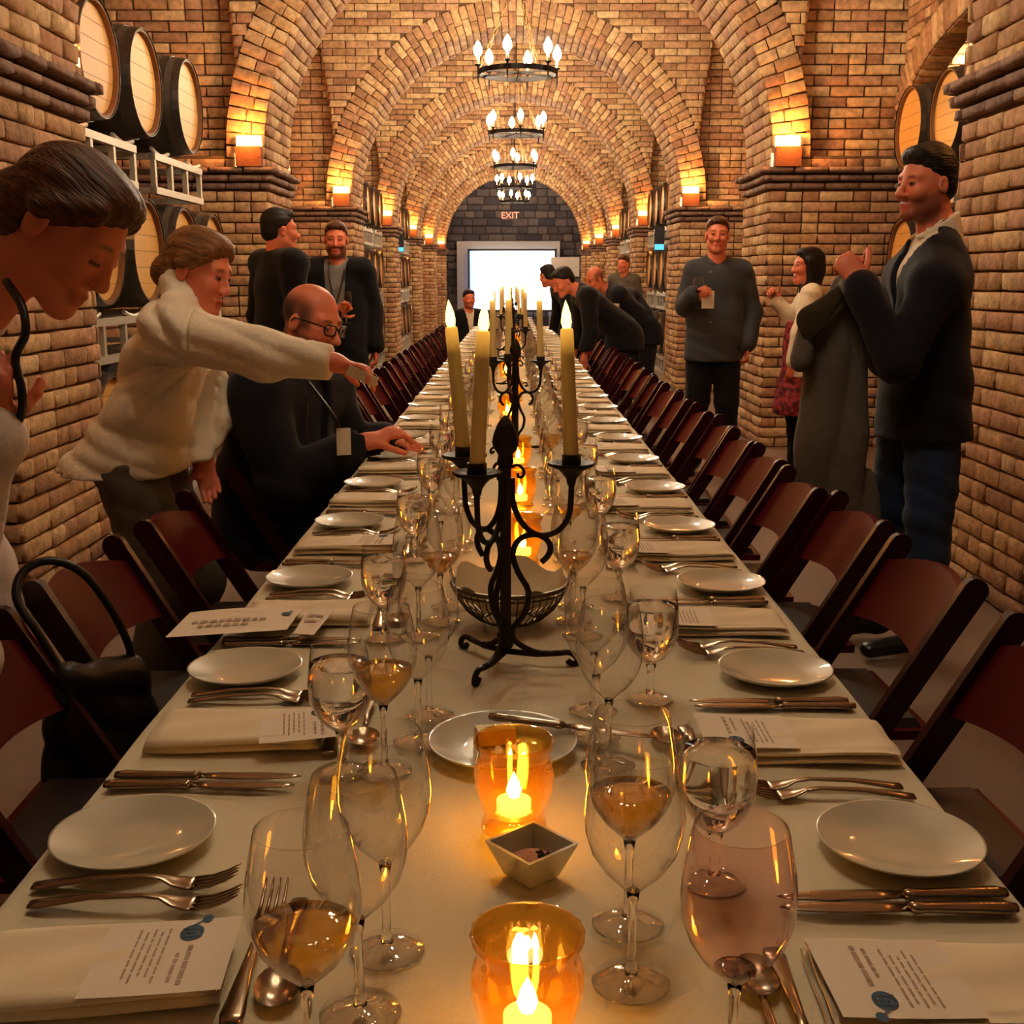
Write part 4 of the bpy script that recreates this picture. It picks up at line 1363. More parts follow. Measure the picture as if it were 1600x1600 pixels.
# ------------------------------------------------------------------ people: smooth fields turned into surfaces
def V3(*a): return np.array(a, np.float64)
def nrm(v):
    v = np.asarray(v, np.float64); return v / max(1e-9, np.linalg.norm(v))
def vp(px, py, Y):
    p = at(px, py, Y); return V3(p.x, p.y, p.z)

class Field:
    def __init__(s, lo, hi, res):
        lo, hi = np.asarray(lo, float), np.asarray(hi, float)
        n = np.maximum(4, np.ceil((hi - lo) / res).astype(int) + 1)
        s.ax = [lo[i] + np.arange(n[i]) * res for i in range(3)]
        s.res = res
        s.F = np.full(tuple(n), 0.2, np.float32)
    def sub(s, lo, hi):
        sl = []
        for i in range(3):
            a = np.searchsorted(s.ax[i], lo[i]); b = np.searchsorted(s.ax[i], hi[i], 'right')
            sl.append(slice(max(0, a - 1), min(len(s.ax[i]), b + 1)))
        return tuple(sl)
    def grid(s, sl=None):
        a = [s.ax[i] if sl is None else s.ax[i][sl[i]] for i in range(3)]
        return a[0][:, None, None], a[1][None, :, None], a[2][None, None, :]
    def _mix(s, sl, d, k):
        A = s.F[sl]
        if k <= 0: s.F[sl] = np.minimum(A, d); return
        h = np.clip(.5 + .5 * (A - d) / k, 0, 1)
        s.F[sl] = A * (1 - h) + d * h - k * h * (1 - h)
    def cone(s, a, b, ra, rb, k=.02, flat=None, cut=False):
        a, b = np.asarray(a, float), np.asarray(b, float)
        m = max(ra, rb) + max(k, .02) + 2 * s.res
        sl = s.sub(np.minimum(a, b) - m, np.maximum(a, b) + m)
        X, Y, Z = s.grid(sl)
        if 0 in (X.size, Y.size, Z.size): return s
        ba = b - a; L2 = max(1e-9, ba @ ba)
        px, py, pz = X - a[0], Y - a[1], Z - a[2]
        h = np.clip((px * ba[0] + py * ba[1] + pz * ba[2]) / L2, 0, 1)
        vx, vy, vz = px - ba[0] * h, py - ba[1] * h, pz - ba[2] * h
        if flat is not None:
            n, f = flat; n = nrm(n)
            q = (vx * n[0] + vy * n[1] + vz * n[2]) * (1 / f - 1)
            vx, vy, vz = vx + n[0] * q, vy + n[1] * q, vz + n[2] * q
        d = np.sqrt(vx * vx + vy * vy + vz * vz) - (ra + (rb - ra) * h)
        if flat is not None: d = d * (flat[1] * .5 + .5)
        if cut: s.F[sl] = np.maximum(s.F[sl], -d)
        else: s._mix(sl, d, k)
        return s
    def ell(s, c, r, k=.02, R=None, cut=False):
        c, r = np.asarray(c, float), np.asarray(r, float)
        m = r.max() + max(k, .01) + 2 * s.res
        sl = s.sub(c - m, c + m)
        X, Y, Z = s.grid(sl)
        if 0 in (X.size, Y.size, Z.size): return s
        x, y, z = X - c[0], Y - c[1], Z - c[2]
        if R is not None:
            x, y, z = (R[0, 0] * x + R[1, 0] * y + R[2, 0] * z, R[0, 1] * x + R[1, 1] * y + R[2, 1] * z, R[0, 2] * x + R[1, 2] * y + R[2, 2] * z)
        q = np.sqrt((x / r[0]) ** 2 + (y / r[1]) ** 2 + (z / r[2]) ** 2)
        g = np.sqrt((x / r[0] ** 2) ** 2 + (y / r[1] ** 2) ** 2 + (z / r[2] ** 2) ** 2) + 1e-9
        d = q * (q - 1) / g
        if cut:
            A = s.F[sl]; kk = max(k, 1e-4)
            h = np.clip(.5 - .5 * (A + d) / kk, 0, 1)
            s.F[sl] = A * (1 - h) + (-d) * h + kk * h * (1 - h)
        else: s._mix(sl, d, k)
        return s
    def carve(s, fn):
        """keep only where fn(X, Y, Z) < 0"""
        s.F = np.maximum(s.F, fn(*s.grid()).astype(np.float32)); return s
    def ripple(s, amp, f=(14, 11, 17), seed=0.0, fine=0.4):
        X, Y, Z = s.grid()
        a = np.sin(f[0] * X + 3 * np.sin(6 * Z + seed) + seed) * np.sin(f[2] * Z + 2.1 * np.sin(5 * X + 4 * Y) + 1.7 * seed)
        b = np.sin(f[1] * 2.1 * Y + 9 * X + seed) * np.sin(f[2] * 1.9 * Z + 7 * X - 5 * Y)
        c = 1 - 2 * np.abs(np.sin(.5 * f[0] * X + 1.3 * f[2] * Z + 2.5 * np.sin(7 * Z + 5 * X + seed) + 4 * Y)) ** .6
        s.F = s.F + (amp * (.7 * a + fine * b + .7 * c)).astype(np.float32); return s
    def mesh(s):
        F = s.F.copy()
        F[0], F[-1] = .05, .05; F[:, 0], F[:, -1] = .05, .05; F[:, :, 0], F[:, :, -1] = .05, .05
        S = F < 0
        n = np.array(F.shape)
        cnt = np.zeros(tuple(n - 1), np.int8)
        for i in (0, 1):
            for j in (0, 1):
                for k in (0, 1):
                    cnt += S[i:n[0] - 1 + i, j:n[1] - 1 + j, k:n[2] - 1 + k]
        act = (cnt > 0) & (cnt < 8)
        I, J, K = np.nonzero(act)
        idx = np.full(act.shape, -1, np.int64); idx[I, J, K] = np.arange(len(I))
        P = np.zeros((len(I), 3)); C = np.zeros(len(I))
        for axis in range(3):
            o = [0, 1, 2]; o.remove(axis)
            for u in (0, 1):
                for v in (0, 1):
                    d = [0, 0, 0]; d[o[0]] = u; d[o[1]] = v
                    e = list(d); e[axis] = 1
                    fa = F[I + d[0], J + d[1], K + d[2]]; fb = F[I + e[0], J + e[1], K + e[2]]
                    m = (fa < 0) != (fb < 0)
                    t = np.where(m, fa / np.where(m, fa - fb, 1), 0)
                    q = np.zeros((len(I), 3)); q[:, 0] = d[0]; q[:, 1] = d[1]; q[:, 2] = d[2]
                    q[:, axis] = t
                    P += q * m[:, None]; C += m
        P = P / np.maximum(C, 1)[:, None]
        ijk = np.stack([I, J, K], 1)
        W_ = np.stack([s.ax[a][ijk[:, a]] + P[:, a] * s.res for a in range(3)], 1)
        Q = []
        for axis in range(3):
            a = np.take(S, range(n[axis] - 1), axis); b = np.take(S, range(1, n[axis]), axis)
            E = np.argwhere(a != b)
            o = [(axis + 1) % 3, (axis + 2) % 3]
            ok = (E[:, o[0]] > 0) & (E[:, o[1]] > 0) & (E[:, o[0]] < n[o[0]] - 1) & (E[:, o[1]] < n[o[1]] - 1)
            E = E[ok]
            flip = S[E[:, 0], E[:, 1], E[:, 2]]
            def cell(du, dv):
                c = E.copy(); c[:, o[0]] -= du; c[:, o[1]] -= dv
                return idx[c[:, 0], c[:, 1], c[:, 2]]
            q = np.stack([cell(1, 1), cell(0, 1), cell(0, 0), cell(1, 0)], 1)
            q[~flip] = q[~flip][:, ::-1]
            Q.append(q)
        Q = np.concatenate(Q); Q = Q[(Q >= 0).all(1)]
        return W_, Q

def surf(name, fields, m, parent, base, xf=None, colors=None):
    """fields joined into one mesh object under parent (mesh coordinates relative to base)"""
    Vs = []; Fs = []; n = 0; Cs = []
    for i, f in enumerate(fields):
        v, q = f if isinstance(f, tuple) else f.mesh()
        Vs.append(v); Fs.append(q + n); n += len(v)
        if colors is not None: Cs.append(np.asarray(colors[i]) if np.ndim(colors[i]) == 2 else np.tile(np.asarray(colors[i], float), (len(v), 1)))
    v = np.concatenate(Vs) - np.asarray(base, float)
    me = mesh_np(name, v, np.concatenate(Fs), smooth=True)
    if colors is not None:
        c = np.concatenate(Cs); c = np.concatenate([c, np.ones((len(c), 1))], 1)
        at_ = me.attributes.new('tint', 'FLOAT_COLOR', 'POINT')
        if len(at_.data) == len(c): at_.data.foreach_set('color', c.astype(np.float32).ravel())
    me.materials.append(m)
    o = bpy.data.objects.new(name, me); link(o, parent)
    return o

def skin_material():
    m, nt, b, out = nodes_of('skin')
    a = nt.nodes.new('ShaderNodeAttribute'); a.attribute_name = 'tint'
    nt.links.new(a.outputs['Color'], b.inputs['Base Color'])
    b.inputs['Roughness'].default_value = .48
    b.inputs['Specular IOR Level'].default_value = .4
    return m
M_SKIN = skin_material()
def hair_mat(name, c, c2):
    return mat(name, c, rough=.5, c2=c2, vscale=1.0, stretch=(120, 9, 120), bump=.5, bscale=1.6, spec=.3)
M_HAIR_BROWN = hair_mat('brown_hair', (64, 36, 24), (104, 62, 36))
M_HAIR_FAIR = hair_mat('light_brown_hair', (104, 66, 38), (150, 100, 58))
M_HAIR_DARK = hair_mat('dark_hair', (14, 11, 14), (26, 20, 22))
def cloth(name, c, var=.1, bump=.2, bscale=220, sheen=.1): return mat(name, c, rough=.85, var=var, vscale=18, bump=bump, bscale=bscale, sheen=sheen, spec=.2)
M_NAVY = cloth('navy_wool', (20, 22, 34)); M_BLACKSUIT = cloth('black_wool', (15, 15, 21)); M_BLOUSE = cloth('white_blouse', (244, 230, 206), .05, .55, 26)
M_TROUSER = cloth('grey_tweed', (96, 90, 80), .25, .4, 150); M_JEANS = cloth('denim', (40, 56, 84), .25, .3); M_SHIRT = cloth('grey_blue_shirt', (64, 68, 74))
M_PALESHIRT = cloth('pale_grey_shirt', (128, 126, 128)); M_WHITESHIRT = cloth('white_shirt', (225, 212, 190)); M_DARKTROUSER = cloth('dark_trousers', (18, 18, 26))
M_LEATHER = mat('black_leather', (10, 10, 13), rough=.35, bump=.15, bscale=120); M_COAT = cloth('grey_wool_coat', (92, 84, 76), .2, .4, 130)
M_OLIVE = cloth('olive_lining', (58, 48, 32)); M_FLORAL = mat('red_floral', (70, 14, 22), rough=.8, c2=(176, 60, 66), vscale=28)
M_BADGE = mat('badge_card', (214, 200, 180), rough=.5, var=.15, vscale=60); M_FRAME = mat('spectacle_frame', (20, 14, 14), rough=.3)
M_EYE = mat('eye_white', (225, 205, 190), rough=.15); M_IRIS = mat('iris', (40, 24, 16), rough=.15)
M_SHAWL = cloth('pale_lilac_shirt', (214, 198, 190), .05)
M_LENS = thin_glass('spectacle_lens', (.97, .97, .97))
SKIN = np.array(lin((230, 132, 98))[:3])

def head_fields(res, neck_local, fem=False, jaw=1.0, mouth_open=0.0, chin_up=0.0):
    """head in its own frame: face towards +Y, crown towards +Z"""
    lo = np.minimum(V3(-.12, -.15, -.17), np.asarray(neck_local) - .09); hi = np.maximum(V3(.12, .15, .16), np.asarray(neck_local) + .09)
    f = Field(lo, hi, res)
    j = jaw * (.93 if fem else 1.0)
    f.ell((0, -.016, .038), (.074, .094, .084), .02)
    f.ell((0, .022, -.030), (.061 * j, .066, .080), .03)
    f.cone((-.045 * j, .0, -.066), (-.016 * j, .066, -.100), .022, .018, .03); f.cone((.045 * j, .0, -.066), (.016 * j, .066, -.100), .022, .018, .03)
    f.ell((0, .074, -.100), (.020 * j, .018, .018), .02)
    f.cone((-.040, .066, .024), (.040, .066, .024), .015, .015, .02)
    for sx in (-1, 1):
        f.ell((sx * .040, .062, -.026), (.022, .024, .022), .025)
        f.ell((sx * .031, .096, .004), (.017, .016, .011), .012, cut=True)
        f.ell((sx * .031, .0755, .003), (.0135, .0130, .0115), .004)
        f.ell((sx * .0785, -.012, -.008), (.009, .019, .031), .006)
        f.ell((sx * .0865, -.008, -.008), (.006, .011, .019), .004, cut=True)
        f.ell((sx * .0125, .098, -.036), (.0085, .011, .0085), .008)
    nl = .90 if fem else 1.0
    f.cone((0, .084, .014), (0, .106 * nl + .004, -.026), .0075, .0105, .012); f.ell((0, .110 * nl + .002, -.032), (.0115, .012, .0105), .010)
    f.cone((-.017, .0845, -.0655), (.017, .0845, -.0655), .0075, .0075, .008)
    f.cone((-.014, .0835, -.0785 - mouth_open), (.014, .0835, -.0785 - mouth_open), .0078, .0078, .008)
    f.ell((0, .099, -.0715 - mouth_open / 2), (.022, .009, .0016 + mouth_open * .5), .002, cut=True)
    f.cone((0, -.028, -.055), neck_local, .050 if fem else .058, .055 if fem else .066, .03)
    return f

def face_tint(v, brow=(40, 22, 16), beard=None, stubble=None, lips=(176, 60, 56), eyes=(48, 26, 22), lids=False):
    x, y, z = v[:, 0], v[:, 1], v[:, 2]
    c = np.tile(SKIN, (len(v), 1))
    def put(mask, col, a=1.0):
        m_ = (np.asarray(mask, float) * a)[:, None]
        c[:] = c * (1 - m_) + np.array(lin(col)[:3]) * m_
    def sm(v, w=.006): return 1 / (1 + np.exp(-np.clip(v / w, -30, 30)))      # soft edge
    put(sm(np.abs(x) - .022) * sm(.055 - np.abs(x)) * sm(-.008 - z) * sm(z + .05) * sm(y - .03), (214, 92, 74), .35)
    if beard:
        jl = sm(-.045 + .35 * np.clip(-(y - .06), 0, .1) - z, .004) * sm(y + .012, .004) * sm(z + .135, .004)
        mo = sm(.020 - np.abs(x), .002) * sm(z + .084, .002) * sm(-.060 - z, .002) * sm(y - .07, .003)
        ck = np.maximum(np.maximum(sm(-.086 - z, .003), sm(np.abs(x) - .024, .003)), sm(z + .064, .002))
        put(jl * (1 - mo) * ck, beard[0], beard[1])
    if stubble:
        st = np.maximum(sm(.005 - y, .007), sm(np.abs(x) - .062, .004)) * sm(z + .02, .006) * sm(.075 - z, .010) * sm(.045 - y, .004)
        st = st * (1 - sm(np.abs(x) - .0755, .0012) * sm(y + .035, .004))
        put(st, stubble[0], stubble[1])
        put(sm(-.02 - z, .005) * sm(z + .07, .006) * sm(-.035 - y, .006), stubble[0], stubble[1] * .8)
    put(sm(.021 - np.abs(x), .0025) * sm(z + .0850, .0015) * sm(-.0605 - z, .0015) * sm(y - .078, .002), lips, .75)
    zz = z - .0265 + .10 * (np.abs(x) - .03) ** 2 * 40
    put(sm(np.abs(x) - .014, .002) * sm(.048 - np.abs(x), .003) * sm(.0040 - np.abs(zz), .0010) * sm(y - .05, .003), brow, .85)
    if lids: put((np.abs(x) > .017) & (np.abs(x) < .046) & (z > -.0085) & (z < -.0035) & (y > .06), (40, 16, 14), .85)
    elif eyes: put((np.abs(x) > .019) & (np.abs(x) < .044) & (z > -.003) & (z < .0095) & (y > .06), eyes, .85)
    return c

def hair_field(res, style):
    f = Field((-.15, -.22, -.34 if style == 'long' else -.16), (.15, .15, .17), res)
    if style in ('short', 'thick'):
        g = .006 if style == 'thick' else .0
        f.ell((0, -.020, .046 + g), (.081, .099, .086 + g), .01)
        f.ell((0, .040, .092 + g), (.060, .045, .026 + g), .02)
        f.ell((0, -.055, -.015), (.068, .060, .055), .03)
    else:
        f.ell((0, -.018, .042), (.0835, .102, .090), .01)
        f.ell((0, .035, .088), (.062, .05, .034), .02)
        f.ell((0, -.06, -.02), (.070, .062, .065), .03)
    if style == 'bun':
        f.ell((0, -.108, -.035), (.046, .040, .046), .03)
        for sx in (-1, 1): f.cone((sx * .066, .048, .062), (sx * .080, -.02, .012), .020, .018, .02)
    if style == 'long':
        f.ell((0, -.035, -.11), (.086, .068, .17), .05)
        for sx in (-1, 1): f.cone((sx * .072, .015, .03), (sx * .070, .0, -.20), .030, .022, .03)
    X, Y, Z = f.grid()
    wav = np.sin(np.arctan2(X, Z + .02) * 24 + 10 * Y) * .0008
    f.F = f.F + wav.astype(np.float32)
    def face(X, Y, Z):
        t = np.clip((Z - .0) / .085, 0, 1)
        if style in ('short', 'thick'): ys = .012 + .086 * t ** 1.6
        elif style == 'bun': ys = .020 + .070 * t ** 1.1 + .25 * np.abs(X) * t
        else: ys = .024 + .064 * t ** 1.2 + .2 * np.abs(X)
        return Y - ys + .004 * np.sin(X * 190) * np.sin(Z * 150 + 1) + 0 * X
    g_ = face(*f.grid())
    f.F = f.F + (.0075 * np.clip(1 + g_ / .032, 0, 1)).astype(np.float32)
    f.carve(face)
    if style in ('short', 'thick'):
        f.carve(lambda X, Y, Z: (-.066 - Z) + 0 * X + 0 * Y)
        f.carve(lambda X, Y, Z: np.minimum(.012 - Z, Y + .040) + 0 * X)
    elif style == 'bun':
        f.carve(lambda X, Y, Z: np.minimum(-.005 - Z, Y + .036) + 0 * X)
        f.carve(lambda X, Y, Z: (-.085 - Z) + 0 * X + 0 * Y)
    return f

def place_head(fields_local, c, face, up, scale=1.0):
    f_ = nrm(face); u_ = np.asarray(up, float); u_ = nrm(u_ - f_ * (u_ @ f_)); r_ = np.cross(f_, u_)   # +X of the head
    R = np.stack([r_, f_, u_], 1)
    return R, (lambda v: (v * scale) @ R.T + np.asarray(c, float))

def hand(f, w, d, n, curl=(.6, .7, .8, .9), thumb=.5, side=1.0, s=1.0, spread=.0):
    """palm and five fingers; d runs along the hand, n points out of the palm, side gives the thumb's side"""
    d = nrm(d); n = np.asarray(n, float); n = nrm(n - d * (n @ d)); t = np.cross(d, n) * side
    P = lambda a, b, c=0.0: np.asarray(w, float) + s * (d * a + t * b + n * c)
    f.cone(P(-.03, 0), P(.02, 0), .027 * s, .029 * s, .015, flat=(n, .72))
    f.cone(P(.02, .004), P(.080, .002), .034 * s, .038 * s, .015, flat=(n, .40))
    f.cone(P(.022, .022, .008), P(.05, .030, .012), .016 * s, .014 * s, .014)
    off = (.029, .0095, -.0105, -.029); ln = (.072, .080, .075, .060); rad = (.0092, .0096, .0090, .0080)
    for i in range(4):
        b = P(.082 - (.006 if i == 3 else 0), off[i]); dd = nrm(d + t * spread * (off[i] / .03)); a = 0.0
        for sg, fr_c in ((.46, .75), (.30, 1.1), (.24, .8)):
            a += curl[i] * fr_c
            v = dd * math.cos(a) + n * math.sin(a)
            e = b + v * ln[i] * sg * s
            f.cone(b, e, rad[i] * s, rad[i] * s * .92, .005)
            b = e
    b = P(.028, .030, .006); v = nrm(d * .62 + t * .75 + n * .25)
    for k, l in enumerate((.040, .032, .024)):
        e = b + v * l * s; f.cone(b, e, .0115 * s * (1 - .08 * k), .0105 * s * (1 - .08 * k), .006); b = e
        v = nrm(v - t * thumb * .55 + n * thumb * .35 + d * .1)

def stand(x, y, H, yaw, lean=0.0, z0=0.0, feet=.09):
    """joints of a standing figure; yaw 0 faces the viewer (-Y), positive turns to its left"""
    f = V3(math.sin(yaw), -math.cos(yaw), 0); l = V3(math.cos(yaw), math.sin(yaw), 0); u = V3(0, 0, 1)
    b = V3(x, y, z0); J = {'f': f, 'l': l, 'H': H, 'base': b}
    hip = b + u * .52 * H
    tf = f * math.cos(lean) - u * math.sin(lean); tu = u * math.cos(lean) + f * math.sin(lean)
    J['tf'], J['tu'] = tf, tu
    J['hip'] = hip
    J['neck'] = hip + tu * .318 * H
    J['head'] = hip + tu * .418 * H + tf * .018 * H
    J['face'], J['up'] = tf, tu
    for s, sg in (('L', 1), ('R', -1)):
        J['sh' + s] = hip + tu * .292 * H + l * sg * .107 * H
        J['el' + s] = J['sh' + s] - u * .172 * H + l * sg * .028 * H - f * .012 * H
        J['wr' + s] = J['el' + s] - u * .148 * H + f * .035 * H + l * sg * .004 * H
        J['hp' + s] = hip + l * sg * .050 * H
        J['kn' + s] = b + u * .285 * H + l * sg * feet * .62 * H + f * .012 * H
        J['an' + s] = b + u * .045 * H + l * sg * feet * .72 * H
        J['toe' + s] = J['an' + s] + f * .115 * H + l * sg * .02 * H - u * .025 * H
        J['hand' + s] = dict(d=V3(0, 0, -1) + f * .15, n=-l * sg, side=1.0, curl=(.35, .4, .45, .5), thumb=.4)
    return J

def torso_frame(J):
    l = nrm(J['shL'] - J['shR']); u = nrm(J['neck'] - J['hip']); n = nrm(np.cross(u, l) * -1.0)
    n = nrm(n - u * (n @ u))
    if n @ J['tf'] < 0: n = -n
    return l, u, n

def torso(f, J, e=0.0, w=1.0, belly=0.0, hem=0.0, shoulder=1.0, flat=.62, hip_w=1.0):
    l, u, n = torso_frame(J); H = J['H'] / 1.75
    hip, neck = J['hip'], J['neck']
    ch = hip + (neck - hip) * .66; wa = hip + (neck - hip) * .28
    f.cone(ch, wa, .150 * H * w + e, .135 * H * w + e, .05, flat=(n, flat))
    f.cone(wa, hip, .137 * H * w + e, .152 * H * hip_w + e, .05, flat=(n, flat + .06))
    if belly: f.ell(wa + n * .05, (.13 * H * w + e, .13 * H * w + e, .14 * H + e), .06)
    if hem: f.cone(hip, hip - V3(0, 0, 1) * (hem + .06), .162 * H * hip_w + e, .176 * H * hip_w + e, .04, flat=(n, flat + .16))
    f.cone(J['shL'] - l * .01 - u * .012, J['shR'] + l * .01 - u * .012, .050 * H * shoulder + e, .050 * H * shoulder + e, .045)
    for s in 'LR': f.cone(neck - n * .012, J['sh' + s] + (neck - J['sh' + s]) * .25, .046 * H + e * .5, .045 * H + e * .5, .04)

def arms(f, J, e=0.0, sides='LR', k=.025, wrist=1.0, cut_at=1.0):
    H = J['H'] / 1.75
    for s in sides:
        a, b, c = J['sh' + s], J['el' + s], J['wr' + s]
        c = b + (c - b) * cut_at
        f.cone(a - V3(0, 0, .008), b, .049 * H + e, .041 * H + e, k); f.cone(b, c, .041 * H + e, (.029 * H + e) * wrist, .02)

def legs(f, J, e=0.0, to=1.0, k=.03):
    H = J['H'] / 1.75
    for s in 'LR':
        a, b, c = J['hp' + s], J['kn' + s], J['an' + s]
        f.cone(a, b, .082 * H + e, .058 * H + e, k); f.cone(b, c, .056 * H + e, .040 * H + e, k)

def bounds(J, pad=.2):
    P = np.array([J[k] for k in J if isinstance(J[k], np.ndarray) and J[k].shape == (3,) and k not in ('f', 'l', 'tf', 'tu', 'face', 'up', 'base')])
    return P.min(0) - pad, P.max(0) + pad

def person(label, J, base, res=.016, hres=.006, hair=('short', M_HAIR_DARK), fem=False, face_kw=None, hand_res=None, hands='LR', jaw=1.0, mouth=0.0, eyes=False, hs=1.0, garments=(), shoes=True, hand_s=1.0):
    t = thing('person', label, 'person', tuple(base))
    H = J['H'] / 1.75
    lo, hi = bounds(J)
    # body under the clothes
    body = Field(lo, hi, max(res, .018))
    torso(body, J, -.030); arms(body, J, -.012); legs(body, J, -.014)
    R, xf = place_head(None, J['head'], J['face'], J['up'], hs)
    neck_local = ((J['neck'] - J['head']) @ R) / hs
    hf = head_fields(hres, neck_local, fem, jaw, mouth)
    hv, hq = hf.mesh()
    kw = face_kw or {}
    tint = face_tint(hv, **kw)
    flds = [body, (xf(hv), hq)]; cols = [SKIN, tint]
    for s in hands:
        h = J['hand' + s]; w = J['wr' + s]
        hr = hand_res or hres * .8
        hf2 = Field(w - .23, w + .23, hr)
        sg = 1.0 if s == 'L' else -1.0
        hand(hf2, w, h['d'], h['n'], h['curl'], h['thumb'], h.get('side', 1.0), s=hand_s * (.92 if fem else 1.0) * H, spread=h.get('spread', 0.0))
        hf2.cone(J['el' + s] + (w - J['el' + s]) * .6, w, .036 * H, .027 * H, .02)
        flds.append(hf2); cols.append(SKIN * np.array([1.0, .92, .90]))
    b = surf('body', flds, M_SKIN, t, base, colors=cols)
    if hair:
        v, q = hair_field(hres, hair[0]).mesh()
        ho = surf('hair', [(v * hs, q)], hair[1], t, (0, 0, 0))
        hm = Matrix(R.tolist()).to_4x4(); hm.translation = Vector(J['head'] - np.asarray(base)); ho.matrix_basis = hm
    if eyes:
        for sx in (-1, 1):
            c = xf(np.array([[sx * .031, .0768, .003]]))[0] - np.asarray(base)
            eb = MB().lathe([(.0, -.0105)] + [(.0105 * math.cos(a), .0105 * math.sin(a)) for a in (-1.2, -.7, -.2, .3, .8, 1.2)] + [(.0, .0105)], 12).build('eye', M_EYE, t, smooth=True)
            eb.location = c
            ic = xf(np.array([[sx * .031 + eyes[0], .0836, .003 + eyes[1]]]))[0] - np.asarray(base) - c
            ib = MB().lathe([(.0, -.006), (.0050, -.0035), (.0060, 0), (.0050, .0035), (.0, .006)], 10, tuple(ic)).build('iris', M_IRIS, eb, smooth=True)
    for g in garments:
        name, m, fn = g[:3]
        lo2, hi2 = lo - .06, hi + .06
        f = Field(lo2, hi2, g[3] if len(g) > 3 else res)
        fn(f)
        surf(name, [f], m, t, base)
    if shoes:
        for s in 'LR':
            f = Field(np.minimum(J['an' + s], J['toe' + s]) - .12, np.maximum(J['an' + s], J['toe' + s]) + .12, .01)
            a = J['an' + s]; toe = J['toe' + s]
            f.cone(a - V3(0, 0, .02) - nrm(toe - a) * .03, toe, .042, .036, .03, flat=((0, 0, 1), .85)); f.cone(a + V3(0, 0, .03), a - V3(0, 0, .02), .04, .045, .03)
            zf = base[2] + .004
            f.carve(lambda X, Y, Z: (zf - Z) + 0 * X + 0 * Y)
            surf('shoe', [f], M_LEATHER, t, base)
    return t, xf

def below(z): return lambda X, Y, Z: (z - Z) + 0 * X + 0 * Y
def above(z): return lambda X, Y, Z: (Z - z) + 0 * X + 0 * Y
def halfspace(p, n):
    """keep the side that n points away from"""
    p = np.asarray(p, float); n = nrm(n)
    return lambda X, Y, Z: (X - p[0]) * n[0] + (Y - p[1]) * n[1] + (Z - p[2]) * n[2]

def neck_cut(f, J, r=.075, up=.0):
    l, u, n = torso_frame(J)
    f.cone(J['neck'] + u * .035 + n * .03, J['neck'] + u * .2 + n * .02, r, r * 1.2, 0, cut=True)

def jacket(J, e=.024, hem=.13, w=1.06, v_open=None, ripple=.005, wrist=1.05, belly=0.0, seed=0.0, shoulder=1.08):
    def fn(f):
        torso(f, J, e, w=w, hem=hem, shoulder=shoulder, belly=belly)
        arms(f, J, e * .9, wrist=wrist, cut_at=.97)
        f.ripple(ripple, seed=seed)
        l, u, n = torso_frame(J)
        neck_cut(f, J, .066)
        f.carve(halfspace(J['hip'] - V3(0, 0, hem + .03), (0, 0, -1)))
        if v_open:
            # open front: a wedge that narrows down to the button
            p = J['hip'] + (J['neck'] - J['hip']) * v_open[0]; top = v_open[1]
            def g(X, Y, Z):
                x, y, z = X - p[0], Y - p[1], Z - p[2]
                a = x * l[0] + y * l[1] + z * l[2]; h = x * u[0] + y * u[1] + z * u[2]; d = x * n[0] + y * n[1] + z * n[2]
                return np.minimum(np.minimum((v_open[2] + np.clip(h, 0, 1) * top) - np.abs(a), d - .02), h + .0)
            f.carve(g)
    return fn
def shirt(J, e=.010, hem=.0, w=1.0, ripple=.003, sleeves=False, wrist=1.0, belly=0.0, seed=0.0, neck=.060):
    def fn(f):
        torso(f, J, e, w=w, hem=hem, belly=belly)
        if sleeves: arms(f, J, e, wrist=wrist, cut_at=.96)
        f.ripple(ripple, seed=seed)
        l, u, n = torso_frame(J)
        f.cone(J['neck'] - u * .02, J['neck'] + u * .045 + n * .01, .066, .064, .02)
        neck_cut(f, J, neck)
        if hem or sleeves: f.carve(halfspace(J['hip'] - V3(0, 0, hem + .02), (0, 0, -1)))
    return fn
def trousers(J, e=.020, waist=-.02, ripple=.004, seed=1.0, hipk=.90):
    def fn(f):
        l, u, n = torso_frame(J)
        H = J['H'] / 1.75
        f.cone(J['hip'] + V3(0, 0, .04), J['hip'] - V3(0, 0, .03), (.138 * H + e * .4) * hipk, (.142 * H + e * .4) * hipk, .03, flat=(n, .62))
        legs(f, J, e * .8, k=.02)
        f.ripple(ripple, seed=seed)
        f.carve(below(J['anL'][2] - .02))
        f.carve(above(J['hip'][2] + waist))
    return fn

def badge(parent, base, c, w=.07, h=.10, face=(0, -1, 0), name='name_badge'):
    f = nrm(face); r = nrm(np.cross((0, 0, 1), f)); c = np.asarray(c, float) - np.asarray(base)
    R = Matrix((r, -f, (0, 0, 1))).transposed()
    o = MB().box((0, 0, 0), (w, .004, h)).build(name, M_BADGE, parent)
    o.matrix_basis = Matrix.Translation(Vector(c)) @ R.to_4x4()
    return o
def strap(parent, base, pts, r=.004, m=M_FRAME, name='lanyard', n=6):
    return MB().tube(curve_pts([Vector(np.asarray(p) - np.asarray(base)) for p in pts], 30), r, n).build(name, m, parent, smooth=True)

